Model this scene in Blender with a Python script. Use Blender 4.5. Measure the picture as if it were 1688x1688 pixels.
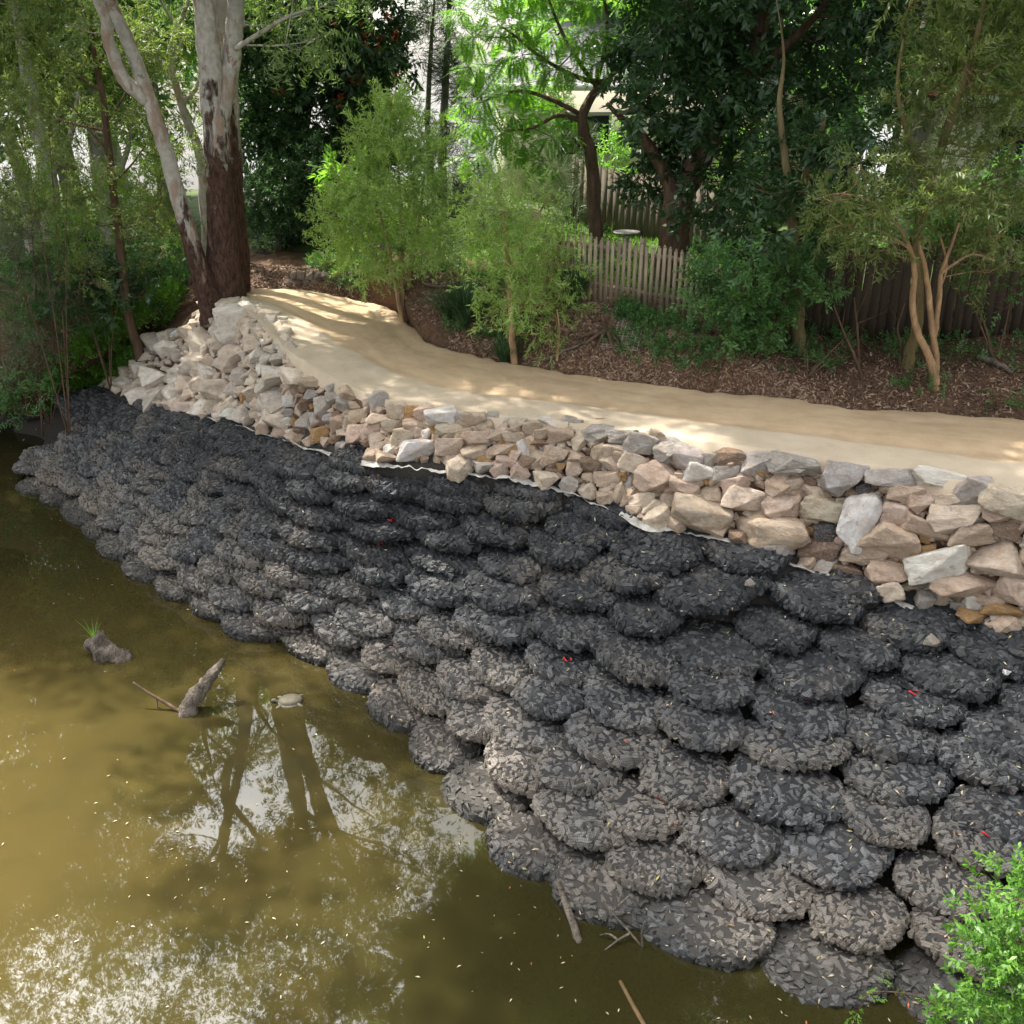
import bpy, bmesh, math, random
import numpy as np
from mathutils import Vector, Matrix, noise
from mathutils.bvhtree import BVHTree

for o in list(bpy.data.objects):
    bpy.data.objects.remove(o)
sc = bpy.context.scene
COL = sc.collection
random.seed(7)
rng = np.random.default_rng(7)
R = math.radians

# ------------------------------------------------------------------ camera, sky, sun, exposure
FPX = 1621.0            # focal length in pixels of the 1688 px wide photograph
PITCH = R(24.6)
CAMZ = 8.0
cam_d = bpy.data.cameras.new('camera')
cam_d.sensor_width = 36.0
cam_d.lens = 36.0 * FPX / 1688.0
cam_d.clip_start = 0.1
cam_d.clip_end = 1500.0
cam = bpy.data.objects.new('camera', cam_d)
COL.objects.link(cam)
cam.location = (0, 0, CAMZ)
cam.rotation_euler = (math.pi / 2 - PITCH, 0, 0)
sc.camera = cam

SUN_EL, SUN_AZ = R(55), R(-50)       # azimuth measured from +Y (view direction) towards +X
w = bpy.data.worlds.new('World')
sc.world = w
w.use_nodes = True
nt = w.node_tree
nt.nodes.clear()
wo = nt.nodes.new('ShaderNodeOutputWorld')
bg = nt.nodes.new('ShaderNodeBackground')
bg.inputs['Strength'].default_value = 0.12
sky = nt.nodes.new('ShaderNodeTexSky')
sky.sky_type = 'NISHITA'
sky.sun_disc = False
sky.sun_elevation = SUN_EL
sky.sun_rotation = SUN_AZ
sky.dust_density = 2.0
tc = nt.nodes.new('ShaderNodeTexCoord')
cn = nt.nodes.new('ShaderNodeTexNoise')
cn.inputs['Scale'].default_value = 2.2
cn.inputs['Detail'].default_value = 6
cr = nt.nodes.new('ShaderNodeMapRange')
cr.inputs['From Min'].default_value = 0.36
cr.inputs['From Max'].default_value = 0.56
mx = nt.nodes.new('ShaderNodeMix')
mx.data_type = 'RGBA'
glow = nt.nodes.new('ShaderNodeVectorMath'); glow.operation = 'DOT_PRODUCT'      # thin cloud is brightest round the sun
glow.inputs[1].default_value = (math.sin(SUN_AZ) * math.cos(SUN_EL), math.cos(SUN_AZ) * math.cos(SUN_EL), math.sin(SUN_EL))
nt.links.new(tc.outputs['Generated'], glow.inputs[0])
g1 = nt.nodes.new('ShaderNodeMath'); g1.operation = 'MAXIMUM'; g1.inputs[1].default_value = 0
g2 = nt.nodes.new('ShaderNodeMath'); g2.operation = 'POWER'; g2.inputs[1].default_value = 12
g3 = nt.nodes.new('ShaderNodeMath'); g3.operation = 'MULTIPLY_ADD'; g3.inputs[1].default_value = 70; g3.inputs[2].default_value = 4.8
nt.links.new(glow.outputs['Value'], g1.inputs[0]); nt.links.new(g1.outputs[0], g2.inputs[0]); nt.links.new(g2.outputs[0], g3.inputs[0])
cc_ = nt.nodes.new('ShaderNodeCombineColor')
for k_ in ('Red', 'Green', 'Blue'): nt.links.new(g3.outputs[0], cc_.inputs[k_])
nt.links.new(cc_.outputs[0], mx.inputs['B'])
nt.links.new(tc.outputs['Generated'], cn.inputs['Vector'])
nt.links.new(cn.outputs['Fac'], cr.inputs['Value'])
nt.links.new(cr.outputs['Result'], mx.inputs['Factor'])
nt.links.new(sky.outputs['Color'], mx.inputs['A'])
nt.links.new(mx.outputs['Result'], bg.inputs['Color'])
nt.links.new(bg.outputs['Background'], wo.inputs['Surface'])

sd = bpy.data.lights.new('sun', 'SUN')
sd.energy = 5.0
sd.angle = R(0.6)
sd.color = (1.0, 0.95, 0.86)
sun = bpy.data.objects.new('sun', sd)
COL.objects.link(sun)
sdir = Vector((math.sin(SUN_AZ) * math.cos(SUN_EL), math.cos(SUN_AZ) * math.cos(SUN_EL), math.sin(SUN_EL)))
sun.rotation_euler = sdir.to_track_quat('Z', 'Y').to_euler()
sun.location = (0, 0, 40)
sc.view_settings.view_transform = 'Standard'
sc.view_settings.look = 'None'
sc.view_settings.gamma = 1
sc.view_settings.exposure = 1.3
sc.cycles.max_bounces = 6
sc.cycles.diffuse_bounces = 3
sc.cycles.glossy_bounces = 3
sc.cycles.transmission_bounces = 3
sc.cycles.sample_clamp_indirect = 8


# ------------------------------------------------------------------ node helpers
class N:
    def __init__(s, name):
        s.m = bpy.data.materials.new(name)
        s.m.use_nodes = True
        s.t = s.m.node_tree
        s.t.nodes.clear()
        s.out = s.t.nodes.new('ShaderNodeOutputMaterial')

    def n(s, typ, **kw):
        x = s.t.nodes.new('ShaderNode' + typ)
        for k, v in kw.items():
            setattr(x, k, v)
        return x

    def l(s, a, b):
        s.t.links.new(a, b)

    def setin(s, node, key, v):
        if isinstance(v, bpy.types.NodeSocket):
            s.l(v, node.inputs[key])
        elif isinstance(v, tuple) and len(v) == 3 and node.inputs[key].type == 'RGBA':
            node.inputs[key].default_value = (*v, 1)
        else:
            node.inputs[key].default_value = v

    def noise(s, vec, scale, detail=4, rough=0.55, out='Fac', dist=0.0):
        x = s.n('TexNoise')
        if vec is not None:
            s.l(vec, x.inputs['Vector'])
        x.inputs['Scale'].default_value = scale
        x.inputs['Detail'].default_value = detail
        x.inputs['Roughness'].default_value = rough
        x.inputs['Distortion'].default_value = dist
        return x.outputs[out]

    def voro(s, vec, scale, feature='F1', out='Distance'):
        x = s.n('TexVoronoi', feature=feature)
        if vec is not None:
            s.l(vec, x.inputs['Vector'])
        x.inputs['Scale'].default_value = scale
        return x.outputs[out]

    def rng(s, v, a, b, c=0.0, d=1.0):
        x = s.n('MapRange')
        s.setin(x, 'Value', v)
        for k, q in zip(('From Min', 'From Max', 'To Min', 'To Max'), (a, b, c, d)):
            x.inputs[k].default_value = q
        return x.outputs['Result']

    def mix(s, f, a, b, mode='MIX'):
        x = s.n('Mix', data_type='RGBA', blend_type=mode)
        s.setin(x, 'Factor', f)
        s.setin(x, 'A', a)
        s.setin(x, 'B', b)
        return x.outputs['Result']

    def math(s, op, a, b=0.0, c=None):
        x = s.n('Math', operation=op)
        for i, v in enumerate((a, b) if c is None else (a, b, c)):
            if isinstance(v, bpy.types.NodeSocket):
                s.l(v, x.inputs[i])
            else:
                x.inputs[i].default_value = v
        return x.outputs['Value']

    def mapping(s, vec, scale=(1, 1, 1), rot=(0, 0, 0)):
        x = s.n('Mapping')
        s.l(vec, x.inputs['Vector'])
        x.inputs['Scale'].default_value = scale
        x.inputs['Rotation'].default_value = rot
        return x.outputs['Vector']

    def bump(s, h, strength=0.5, dist=0.02, normal=None):
        x = s.n('Bump')
        s.l(h, x.inputs['Height'])
        x.inputs['Strength'].default_value = strength
        x.inputs['Distance'].default_value = dist
        if normal is not None:
            s.l(normal, x.inputs['Normal'])
        return x.outputs['Normal']

    def pr(s, col, rough=0.8, bump=None, spec=0.3, **kw):
        x = s.n('BsdfPrincipled')
        s.setin(x, 'Base Color', col)
        s.setin(x, 'Roughness', rough)
        x.inputs['Specular IOR Level'].default_value = spec
        if bump is not None:
            s.l(bump, x.inputs['Normal'])
        for k, v in kw.items():
            s.setin(x, k, v)
        return x.outputs['BSDF']

    def done(s, sh):
        s.l(sh, s.out.inputs['Surface'])
        return s.m

    def obj(s):
        return s.n('TexCoord').outputs['Object']

    def pos(s):
        return s.n('NewGeometry').outputs['Position']


def simple(name, col, rough=0.8, var=0.25, scale=8.0, bstr=0.3, bdist=0.01, spec=0.3, stretch=(1, 1, 1)):
    a = N(name)
    v = a.mapping(a.obj(), stretch)
    n1 = a.noise(v, scale, 6)
    n2 = a.noise(v, scale * 6, 3)
    c = a.mix(a.rng(n1, 0.3, 0.7), tuple(x * (1 - var) for x in col), tuple(min(1, x * (1 + var)) for x in col))
    c = a.mix(a.rng(n2, 0.45, 0.75, 0, 0.5), c, tuple(x * (1 - 1.6 * var) for x in col))
    b = a.bump(a.math('ADD', n1, n2), bstr, bdist)
    return a.done(a.pr(c, rough, b, spec))


# ------------------------------------------------------------------ object helpers
def tag(o, label=None, cat=None, group=None, kind=None):
    if label: o['label'] = label
    if cat: o['category'] = cat
    if group: o['group'] = group
    if kind: o['kind'] = kind
    return o


def empty(name, loc, rz=0.0):
    o = bpy.data.objects.new(name, None)
    o.empty_display_size = 0.2
    COL.objects.link(o)
    o.location = loc
    o.rotation_euler = (0, 0, rz)
    return o


def link(name, me, parent=None, loc=(0, 0, 0)):
    o = bpy.data.objects.new(name, me)
    COL.objects.link(o)
    if parent is not None:
        o.parent = parent
    o.location = loc
    return o


def mesh_np(name, V, F, mats, smooth=False, midx=None, fattr=None, uv=None):
    """V (n,3); F (m,k) int array, or a list of such arrays with k = 3 or 4."""
    Fs = F if isinstance(F, list) and isinstance(F[0], np.ndarray) else [F]
    Fs = [np.asarray(f, dtype=np.int32) for f in Fs if len(f)]
    me = bpy.data.meshes.new(name)
    me.vertices.add(len(V))
    me.vertices.foreach_set('co', np.asarray(V, dtype=np.float32).ravel())
    loops = np.concatenate([f.ravel() for f in Fs])
    tot = np.concatenate([np.full(len(f), f.shape[1], dtype=np.int32) for f in Fs])
    st = np.concatenate([[0], np.cumsum(tot)[:-1]]).astype(np.int32)
    me.loops.add(len(loops))
    me.loops.foreach_set('vertex_index', loops)
    me.polygons.add(len(tot))
    me.polygons.foreach_set('loop_start', st)
    me.polygons.foreach_set('loop_total', tot)
    if smooth:
        me.polygons.foreach_set('use_smooth', np.ones(len(tot), dtype=bool))
    if midx is not None:
        me.polygons.foreach_set('material_index', np.asarray(midx, dtype=np.int32))
    for m in mats:
        me.materials.append(m)
    if uv is not None:
        l = me.uv_layers.new(name='UVMap')
        l.data.foreach_set('uv', np.asarray(uv, dtype=np.float32)[loops].ravel())
    if fattr is not None:
        a = me.attributes.new('rnd', 'FLOAT', 'FACE')
        a.data.foreach_set('value', np.asarray(fattr, dtype=np.float32))
    me.update(calc_edges=True)
    me.validate()
    return me


class MB:
    """collects boxes and tubes, then builds one mesh object"""
    def __init__(s):
        s.V = []; s.F4 = []; s.F3 = []; s.n = 0

    def add(s, V, F):
        V = np.asarray(V, dtype=float)
        F = np.asarray(F, dtype=int)
        (s.F4 if F.shape[1] == 4 else s.F3).append(F + s.n)
        s.V.append(V)
        s.n += len(V)

    def box(s, c, size, rot=None, taper=1.0):
        x, y, z = [q / 2 for q in size]
        V = np.array([(-x, -y, -z), (x, -y, -z), (x, y, -z), (-x, y, -z), (-x * taper, -y * taper, z), (x * taper, -y * taper, z), (x * taper, y * taper, z), (-x * taper, y * taper, z)])
        if rot is not None:
            V = V @ np.array(rot.to_3x3()).T
        s.add(V + np.array(c), [(0, 3, 2, 1), (4, 5, 6, 7), (0, 1, 5, 4), (1, 2, 6, 5), (2, 3, 7, 6), (3, 0, 4, 7)])

    def tube(s, P, rad, ns=8, wob=0.0, seed=0, cap=True):
        P = np.asarray(P, dtype=float)
        n = len(P)
        rad = np.asarray(rad, dtype=float)
        T = np.gradient(P, axis=0)
        T /= np.linalg.norm(T, axis=1)[:, None] + 1e-9
        ref = np.array((0.31, 0.95, 0.05)) if abs(T[:, 2]).mean() > .5 else np.array((0, 0, 1.0))
        A = np.cross(T, ref)
        A /= np.linalg.norm(A, axis=1)[:, None] + 1e-9
        B = np.cross(T, A)
        th = np.arange(ns) * 2 * math.pi / ns
        rr = np.repeat(rad[:, None], ns, 1)
        if wob:
            g = np.random.default_rng(seed)
            base = 1 + wob * (np.sin(th * 2 + g.random() * 6) + .6 * np.sin(th * 3 + g.random() * 6))
            rr = rr * base[None] * (1 + wob * 0.5 * g.standard_normal((n, ns)))
        V = P[:, None, :] + rr[..., None] * (np.cos(th)[None, :, None] * A[:, None, :] + np.sin(th)[None, :, None] * B[:, None, :])
        V = V.reshape(-1, 3)
        i = np.arange(n - 1)[:, None] * ns
        j = np.arange(ns)[None]
        k = (j + 1) % ns
        F = np.stack([i + j, i + k, i + ns + k, i + ns + j], -1).reshape(-1, 4)
        s.add(V, F)
        if cap:
            off = s.n
            s.add(np.array([P[-1], P[0]]), np.concatenate([
                np.stack([np.arange(ns) + (n - 1) * ns - len(V), (np.arange(ns) + 1) % ns + (n - 1) * ns - len(V), np.zeros(ns, int)], -1),
                np.stack([(np.arange(ns) + 1) % ns - len(V), np.arange(ns) - len(V), np.ones(ns, int)], -1)]))

    def me(s, name, mat, smooth=False):
        V = np.concatenate(s.V)
        Fs = []
        if s.F4: Fs.append(np.concatenate(s.F4))
        if s.F3: Fs.append(np.concatenate(s.F3))
        return mesh_np(name, V, Fs, [mat], smooth)

    def build(s, name, mat, parent=None, smooth=False, loc=(0, 0, 0)):
        me = s.me(name, mat, smooth)
        if loc != (0, 0, 0):
            me.transform(Matrix.Translation(-Vector(loc)))
        return link(name, me, parent, loc)


def spl(P, n):
    """resample control points with a Catmull-Rom spline"""
    P = np.asarray(P, dtype=float)
    m = len(P)
    t = np.linspace(0, m - 1, n)
    i = np.clip(t.astype(int), 0, m - 2)
    f = (t - i)[:, None]
    g = lambda k: P[np.clip(k, 0, m - 1)]
    p0, p1, p2, p3 = g(i - 1), g(i), g(i + 1), g(i + 2)
    return 0.5 * ((2 * p1) + (-p0 + p2) * f + (2 * p0 - 5 * p1 + 4 * p2 - p3) * f * f + (-p0 + 3 * p1 - 3 * p2 + p3) * f ** 3)


def ray(u, v):
    a, b = (u - 844) / FPX, -(v - 844) / FPX
    return Vector((a, math.cos(PITCH) + b * math.sin(PITCH), -math.sin(PITCH) + b * math.cos(PITCH)))


def un(u, v, z):
    d = ray(u, v)
    t = (z - CAMZ) / d.z
    return (d.x * t, d.y * t, z)


def at(u, v, y):
    """the point of the world seen at photo pixel (u,v) on the vertical plane y metres ahead"""
    d = ray(u, v)
    t = y / d.y
    return np.array((d.x * t, y, CAMZ + d.z * t))


# ------------------------------------------------------------------ terrain rails (right to left)
B_ = [(15, -4, 0), (9.0, 2.0, 0), un(1700, 1750, 0), un(1250, 1610, 0), un(935, 1490, 0), un(700, 1225, 0), un(550, 1090, 0), un(410, 1040, 0), un(330, 995, 0), un(245, 950, 0), un(120, 845, 0), un(25, 793, 0), un(0, 725, 0), un(-220, 705, 0), (-40, 20, 0)]
C_ = [(17, 2, 1.6), (10.5, 7.2, 1.6), un(1688, 1050, 1.78), un(1400, 955, 2.05), un(1200, 885, 2.38), un(1050, 850, 2.5), un(900, 792, 2.75), un(740, 770, 2.8), un(600, 752, 2.75), un(400, 703, 2.15), un(220, 652, 1.6), un(110, 652, 1.1), un(35, 690, .35), un(-200, 675, .3), (-40, 21.5, .4)]
E_ = [(18, 3.2, 3.4), (10.5, 8.2, 3.4), un(1688, 822, 3.4), un(1400, 768, 3.4), un(1200, 742, 3.4), un(1050, 720, 3.4), un(900, 700, 3.4), un(740, 690, 3.4), un(600, 655, 3.4), un(485, 595, 3.5), un(375, 507, 3.6), un(215, 570, 2.0), un(90, 640, 1.4), un(-120, 640, 1.3), (-40, 24, 1.6)]
F_ = [(20, 7, 3.4), (12, 12, 3.4), un(1688, 690, 3.4), un(1400, 675, 3.4), un(1200, 652, 3.4), un(1050, 635, 3.4), un(900, 612, 3.42), un(785, 588, 3.45), un(700, 560, 3.45), un(635, 505, 3.5), un(440, 478, 3.7), un(290, 505, 3.2), un(160, 560, 2.5), un(-80, 570, 2.3), (-40, 28, 2.6)]
G_ = [(22, 10, 4.0), (13, 14.5, 3.9), un(1688, 580, 3.9), un(1340, 560, 3.9), un(1160, 548, 4.2), un(1000, 505, 4.35), un(860, 480, 4.4), un(740, 455, 4.35), un(640, 440, 4.3), un(560, 442, 4.1), un(430, 440, 4.0), un(330, 440, 3.8), un(210, 470, 3.4), un(-40, 480, 3.3), (-42, 34, 3.4)]
A_ = [(x - (.9 if i < 9 else 1.6), y - 1.4, -1.1) for i, (x, y, z) in enumerate(B_)]
D_ = [tuple(np.array(c) * .72 + np.array(e) * .28 - np.array((0, 0, (e[2] - c[2]) * .22))) for c, e in zip(C_, E_)]
NS = 420
rails = [spl(r, NS) for r in (A_, B_, C_, D_, E_, F_, G_)]
H1 = rails[-1] + np.array((0, 9, 0.15)) * 1.0
H2 = H1 + np.array((0, 18, -1.0)); H2[:, 0] *= 1.3
H3 = H2 + np.array((0, 130, -22)); H3[:, 0] *= 3      # the land falls away beyond the houses
A0 = rails[0] + np.array((-3.0, -4.5, -.5))
rails = [A0] + rails + [H1, H2, H3]
steps = [3, 8, 26, 3, 8, 22, 22, 16, 12, 8]
rows_ = []
rowtag = []
for k in range(len(rails) - 1):
    for i in range(steps[k]):
        f = i / steps[k]
        rows_.append(rails[k] * (1 - f) + rails[k + 1] * f)
        rowtag.append(k + f)
rows_.append(rails[-1]); rowtag.append(len(rails) - 1)
G = np.array(rows_)
rowtag = np.array(rowtag)
nr = len(G)
rt = np.repeat(rowtag[:, None], NS, 1)
GX = G.reshape(-1, 3)
nz = np.array([noise.fractal(Vector((p[0] * .8, p[1] * .8, 0)), 0.9, 2.1, 4) for p in GX]).reshape(nr, NS)
amp = np.where(rt < 3, .03, np.where(rt < 5, .05, np.where(rt < 6, .02, np.where(rt < 7, .10, .16))))
# leaf-covered bank humps between path and fence
G[:, :, 2] += nz * amp
bulge = np.where((rt > 6) & (rt < 7), np.sin((rt - 6) * math.pi) * .12, 0)
G[:, :, 2] += bulge
ii = np.arange(nr - 1)[:, None] * NS
jj = np.arange(NS - 1)[None]
FG = np.stack([ii + jj, ii + jj + 1, ii + NS + jj + 1, ii + NS + jj], -1).reshape(-1, 4)
VG = G.reshape(-1, 3)
FGr = FG[:, ::-1] if False else FG
GB = BVHTree.FromPolygons([tuple(v) for v in VG], [tuple(f) for f in FG.tolist()])
CAMV = Vector((0, 0, CAMZ))


def g(u, v):
    h = GB.ray_cast(CAMV, ray(u, v).normalized())
    if h[0] is None:
        return Vector(un(u, v, 3.5))
    return h[0]


def gz(x, y, default=0.0):
    h = GB.ray_cast(Vector((x, y, 60)), Vector((0, 0, -1)))
    return h[0].z if h[0] else default


def gn(u, v):
    return GB.ray_cast(CAMV, ray(u, v).normalized())


# ground material: silt under the bags, brown leaf-strewn soil on the banks, green behind
a = N('soil')
p = a.pos()
n1 = a.noise(p, 1.3, 6); n2 = a.noise(p, 14, 5, .7); n3 = a.noise(p, 55, 3)
soil = a.mix(a.rng(n2, .35, .65), (.045, .026, .016), (.14, .082, .05))
soil = a.mix(a.rng(n3, .5, .7, 0, .6), soil, (.2, .13, .085))
soil = a.mix(a.rng(n1, .5, .68, 0, .5), soil, (.16, .085, .045))
bagz = a.n('Attribute', attribute_name='zone').outputs['Fac']
silt = a.mix(n2, (.022, .021, .02), (.07, .06, .048))
ge = a.n('SeparateXYZ'); a.l(p, ge.inputs[0])
und = a.mix(a.rng(ge.outputs['Z'], 0.05, -.5), silt, (.06, .05, .02))
isb = a.rng(bagz, .2, .3)
grass = a.mix(n2, (.03, .055, .012), (.09, .13, .03))
c = a.mix(isb, soil, und)
c = a.mix(a.math('MULTIPLY', a.rng(bagz, .6, .9), a.rng(a.math('ADD', n1, a.math('MULTIPLY', n2, .3)), .5, .65)), c, grass)
ground_m = a.done(a.pr(c, .95, a.bump(a.math('ADD', n2, a.math('MULTIPLY', n3, .5)), .8, .03), .2))
low = np.where((rt > 1.2) & (rt < 3.02), np.minimum(1, (rt - 1.2) / .8) * np.minimum(1, (3.02 - rt) / .25) * .52, 0)
VG = VG.copy(); VG[:, 2] -= low.ravel()      # the bags are bedded in this hollow
gm = mesh_np('ground', VG, FG, [ground_m], True)
zone = np.where(rt < 4.2, 0.5, np.where(rt > 7.2, 1.0, 0.0)).ravel()
at_ = gm.attributes.new('zone', 'FLOAT', 'POINT')
at_.data.foreach_set('value', zone.astype(np.float32))
tag(link('ground', gm), kind='structure')

# path: sheet 4 cm above the ground between rails E and F
E2, F2 = rails[5], rails[6]
i0, i1 = int(NS * 0.5 / 14), int(NS * 10.35 / 14)
na, nb = 700, 46
tt = np.linspace(i0, i1, na)
Ei = np.stack([np.interp(tt, np.arange(NS), E2[:, k]) for k in range(3)], -1)
Fi = np.stack([np.interp(tt, np.arange(NS), F2[:, k]) for k in range(3)], -1)
acr = np.linspace(-0.02, 1.0, nb)
PV = []
PU = []
for j, f in enumerate(acr):
    P = Ei * (1 - f) + Fi * f
    if j >= nb - 6:                                    # ragged far edge
        rag = np.array([noise.noise(Vector((q[0] * 1.1, q[1] * 1.1, 3))) * .32 + noise.noise(Vector((q[0] * 4, q[1] * 4, 9))) * .14 for q in P])
        k = (j - (nb - 6)) / 5
        dv = (Fi - Ei); dv /= np.linalg.norm(dv, axis=1)[:, None]
        P = P + dv * (rag * k)[:, None]
    else:
        P = P.copy()
    for q in P:
        z0 = noise.fractal(Vector((q[0] * .8, q[1] * .8, 0)), .9, 2.1, 4) * .02
        rut = -.03 * math.exp(-((f - .42) / .06) ** 2) - .018 * math.exp(-((f - .8) / .06) ** 2)
        kerb = .012 / (1 + math.exp((f - .33) * 40))
        rough = noise.fractal(Vector((q[0] * 5, q[1] * 5, 2)), .8, 2.2, 4) * .008
        edge = -.13 if j == nb - 1 else (-.02 if j == nb - 2 else 0)
        q[2] += z0 + .055 + rut + kerb + rough + edge - (.2 if j == 0 else 0)
    PV.append(P)
    PU.append(np.stack([tt / NS * 30, np.full(na, f)], -1))
PV = np.array(PV); PU = np.array(PU)
i_ = np.arange(nb - 1)[:, None] * na
j_ = np.arange(na - 1)[None]
PF = np.stack([i_ + j_, i_ + j_ + 1, i_ + na + j_ + 1, i_ + na + j_], -1).reshape(-1, 4)
a = N('sand')
p = a.pos()
uvn = a.n('UVMap'); uvn.uv_map = 'UVMap'
sx = a.n('SeparateXYZ'); a.l(uvn.outputs[0], sx.inputs[0])
v = sx.outputs['Y']
wob = a.math('ADD', v, a.math('MULTIPLY', a.math('SUBTRACT', a.noise(p, .7, 3), .5), .16))
n1 = a.noise(p, 2.2, 6, .6); n2 = a.noise(p, 95, 4, .7); n3 = a.noise(p, 14, 6, .75); n7 = a.voro(p, 70)
# streaks along the direction of travel
st = a.n('CombineXYZ'); a.l(a.math('MULTIPLY', sx.outputs['X'], .9), st.inputs[0]); a.l(a.math('MULTIPLY', v, 14), st.inputs[1])
ns_ = a.noise(st.outputs[0], 1.2, 5, .6)
tan = a.mix(a.rng(n1, .3, .7), (.40, .28, .168), (.50, .37, .235))
tan = a.mix(a.rng(ns_, .45, .68, 0, .55), tan, (.52, .40, .26))
pale = a.mix(a.rng(n1, .3, .7), (.46, .37, .265), (.54, .445, .33))
c = a.mix(a.rng(wob, .37, .33), tan, pale)
c = a.mix(a.rng(n3, .58, .75, 0, .35), c, (.33, .215, .12))
c = a.mix(a.rng(n2, .52, .7, 0, .45), c, (.28, .19, .12))
c = a.mix(a.rng(n7, .16, .06, 0, .6), c, (.62, .53, .42))
sand_m = a.done(a.pr(c, .95, a.bump(a.math('ADD', a.math('ADD', n2, a.math('MULTIPLY', n3, .7)), a.math('MULTIPLY', n7, -.4)), .7, .01), .15))
pm = mesh_np('path', PV.reshape(-1, 3), PF, [sand_m], True, uv=PU.reshape(-1, 2))
tag(link('path', pm), kind='structure')

# water
a = N('muddy_water')
p = a.pos()
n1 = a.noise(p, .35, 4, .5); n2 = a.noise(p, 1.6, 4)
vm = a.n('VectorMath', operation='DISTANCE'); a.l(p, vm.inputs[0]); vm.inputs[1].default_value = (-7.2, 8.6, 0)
lit_patch = a.rng(a.math('ADD', vm.outputs['Value'], a.math('MULTIPLY', a.math('SUBTRACT', n1, .5), 6.0)), 7.4, .8)     # sunlit side of the muddy water painted lighter, shaded rest darker
c = a.mix(lit_patch, (.024, .021, .007), (.072, .054, .017))
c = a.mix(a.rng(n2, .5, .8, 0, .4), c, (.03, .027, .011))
wv = a.noise(a.mapping(p, (1, .6, 1)), 1.3, 2, .4)
wv2 = a.noise(p, 9, 2, .4)
b = a.bump(a.math('ADD', wv, a.math('MULTIPLY', wv2, .03)), .05, .05)
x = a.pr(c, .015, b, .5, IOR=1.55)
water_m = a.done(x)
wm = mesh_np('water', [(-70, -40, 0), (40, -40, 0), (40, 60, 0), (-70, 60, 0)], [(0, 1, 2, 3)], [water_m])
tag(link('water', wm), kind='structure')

# ------------------------------------------------------------------ rock bags
def hull(pts):
    bm = bmesh.new()
    vs = [bm.verts.new(q) for q in pts]
    r = bmesh.ops.convex_hull(bm, input=vs)
    bmesh.ops.delete(bm, geom=list({e for e in r['geom_interior'] + r['geom_unused'] if isinstance(e, bmesh.types.BMVert)}), context='VERTS')
    bmesh.ops.dissolve_limit(bm, angle_limit=.12, verts=bm.verts, edges=bm.edges)
    bmesh.ops.triangulate(bm, faces=bm.faces)
    bm.verts.index_update()
    V = np.array([v.co[:] for v in bm.verts]); F = np.array([[v.index for v in f.verts] for f in bm.faces])
    bm.free()
    return V, F


grng = np.random.default_rng(3)
pebbles = []
for k in range(24):
    n = 11
    q = grng.standard_normal((n, 3)); q /= np.linalg.norm(q, axis=1)[:, None]
    q = np.sign(q) * np.abs(q) ** .7
    q *= np.array((1, grng.uniform(.6, .95), grng.uniform(.5, .75))) * grng.uniform(.85, 1.1, (n, 1))
    pebbles.append(hull(q))

a = N('netted_gravel')
uvn = a.n('UVMap'); uvn.uv_map = 'UVMap'
uvr = a.mapping(uvn.outputs[0], (1, 1.5, 1), (0, 0, R(45)))
sx = a.n('SeparateXYZ'); a.l(uvr, sx.inputs[0])
def lines(s, k):
    return a.math('ABSOLUTE', a.math('SUBTRACT', a.math('FRACT', a.math('MULTIPLY', s, k)), .5))
ln = a.math('MAXIMUM', lines(sx.outputs['X'], 17), lines(sx.outputs['Y'], 17))
net = a.rng(ln, .41, .46)
rnd = a.n('Attribute', attribute_name='rnd').outputs['Fac']
oi = a.n('ObjectInfo').outputs['Random']
p = a.pos()
ge = a.n('SeparateXYZ'); a.l(p, ge.inputs[0])
nn = a.noise(p, 1.1, 4); n4 = a.noise(p, 30, 4)
stone = a.mix(rnd, (.022, .024, .026), (.19, .19, .19))
stone = a.mix(a.rng(n4, .4, .7, 0, .5), stone, (.04, .045, .048))
stone = a.mix(a.rng(ge.outputs['Z'], .7, 1.7, 0, 1), stone, a.mix(1.0, stone, (.37, .38, .39), 'MULTIPLY'))      # fresh bags at the top are blacker
sil = a.math('ADD', a.rng(ge.outputs['Z'], .05, 1.25, 1, 0), a.math('ADD', a.rng(nn, .35, .65, -.35, .35), a.rng(oi, 0, 1, -.2, .3)))
siltc = a.mix(n4, (.115, .095, .075), (.30, .25, .195))
wet = a.rng(a.math('ADD', ge.outputs['Z'], a.math('MULTIPLY', a.math('SUBTRACT', nn, .5), .2)), .2, .1)
siltc = a.mix(wet, siltc, (.03, .027, .02))
c = a.mix(a.math('MULTIPLY', a.rng(sil, .2, 1.05), .92), stone, siltc)
# dust lying on faces that look up
gnm = a.n('SeparateXYZ'); a.l(a.n('NewGeometry').outputs['Normal'], gnm.inputs[0])
c = a.mix(a.math('MULTIPLY', a.rng(gnm.outputs['Z'], .5, .95), a.math('MULTIPLY', a.rng(nn, .42, .62, .1, .6), a.rng(ge.outputs['Z'], 2.2, .6, .3, 1))), c, (.17, .155, .14))
c = a.mix(a.math('MULTIPLY', net, .72), c, (.008, .0085, .01))
gravel_m = a.done(a.pr(c, .62, a.bump(a.math('ADD', n4, a.math('MULTIPLY', net, -.6)), .5, .008), .35))
a = N('black_netting')
uvn = a.n('UVMap'); uvn.uv_map = 'UVMap'
p = a.pos()
ge = a.n('SeparateXYZ'); a.l(p, ge.inputs[0])
n1 = a.noise(a.mapping(uvn.outputs[0], (14, 4, 1)), 1.0, 4); n2 = a.noise(p, 3, 4); n4 = a.noise(p, 90, 2)
c = a.mix(n1, (.008, .0085, .01), (.028, .03, .034))
c = a.mix(a.rng(n2, .45, .7, 0, .4), c, (.06, .056, .052))
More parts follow.
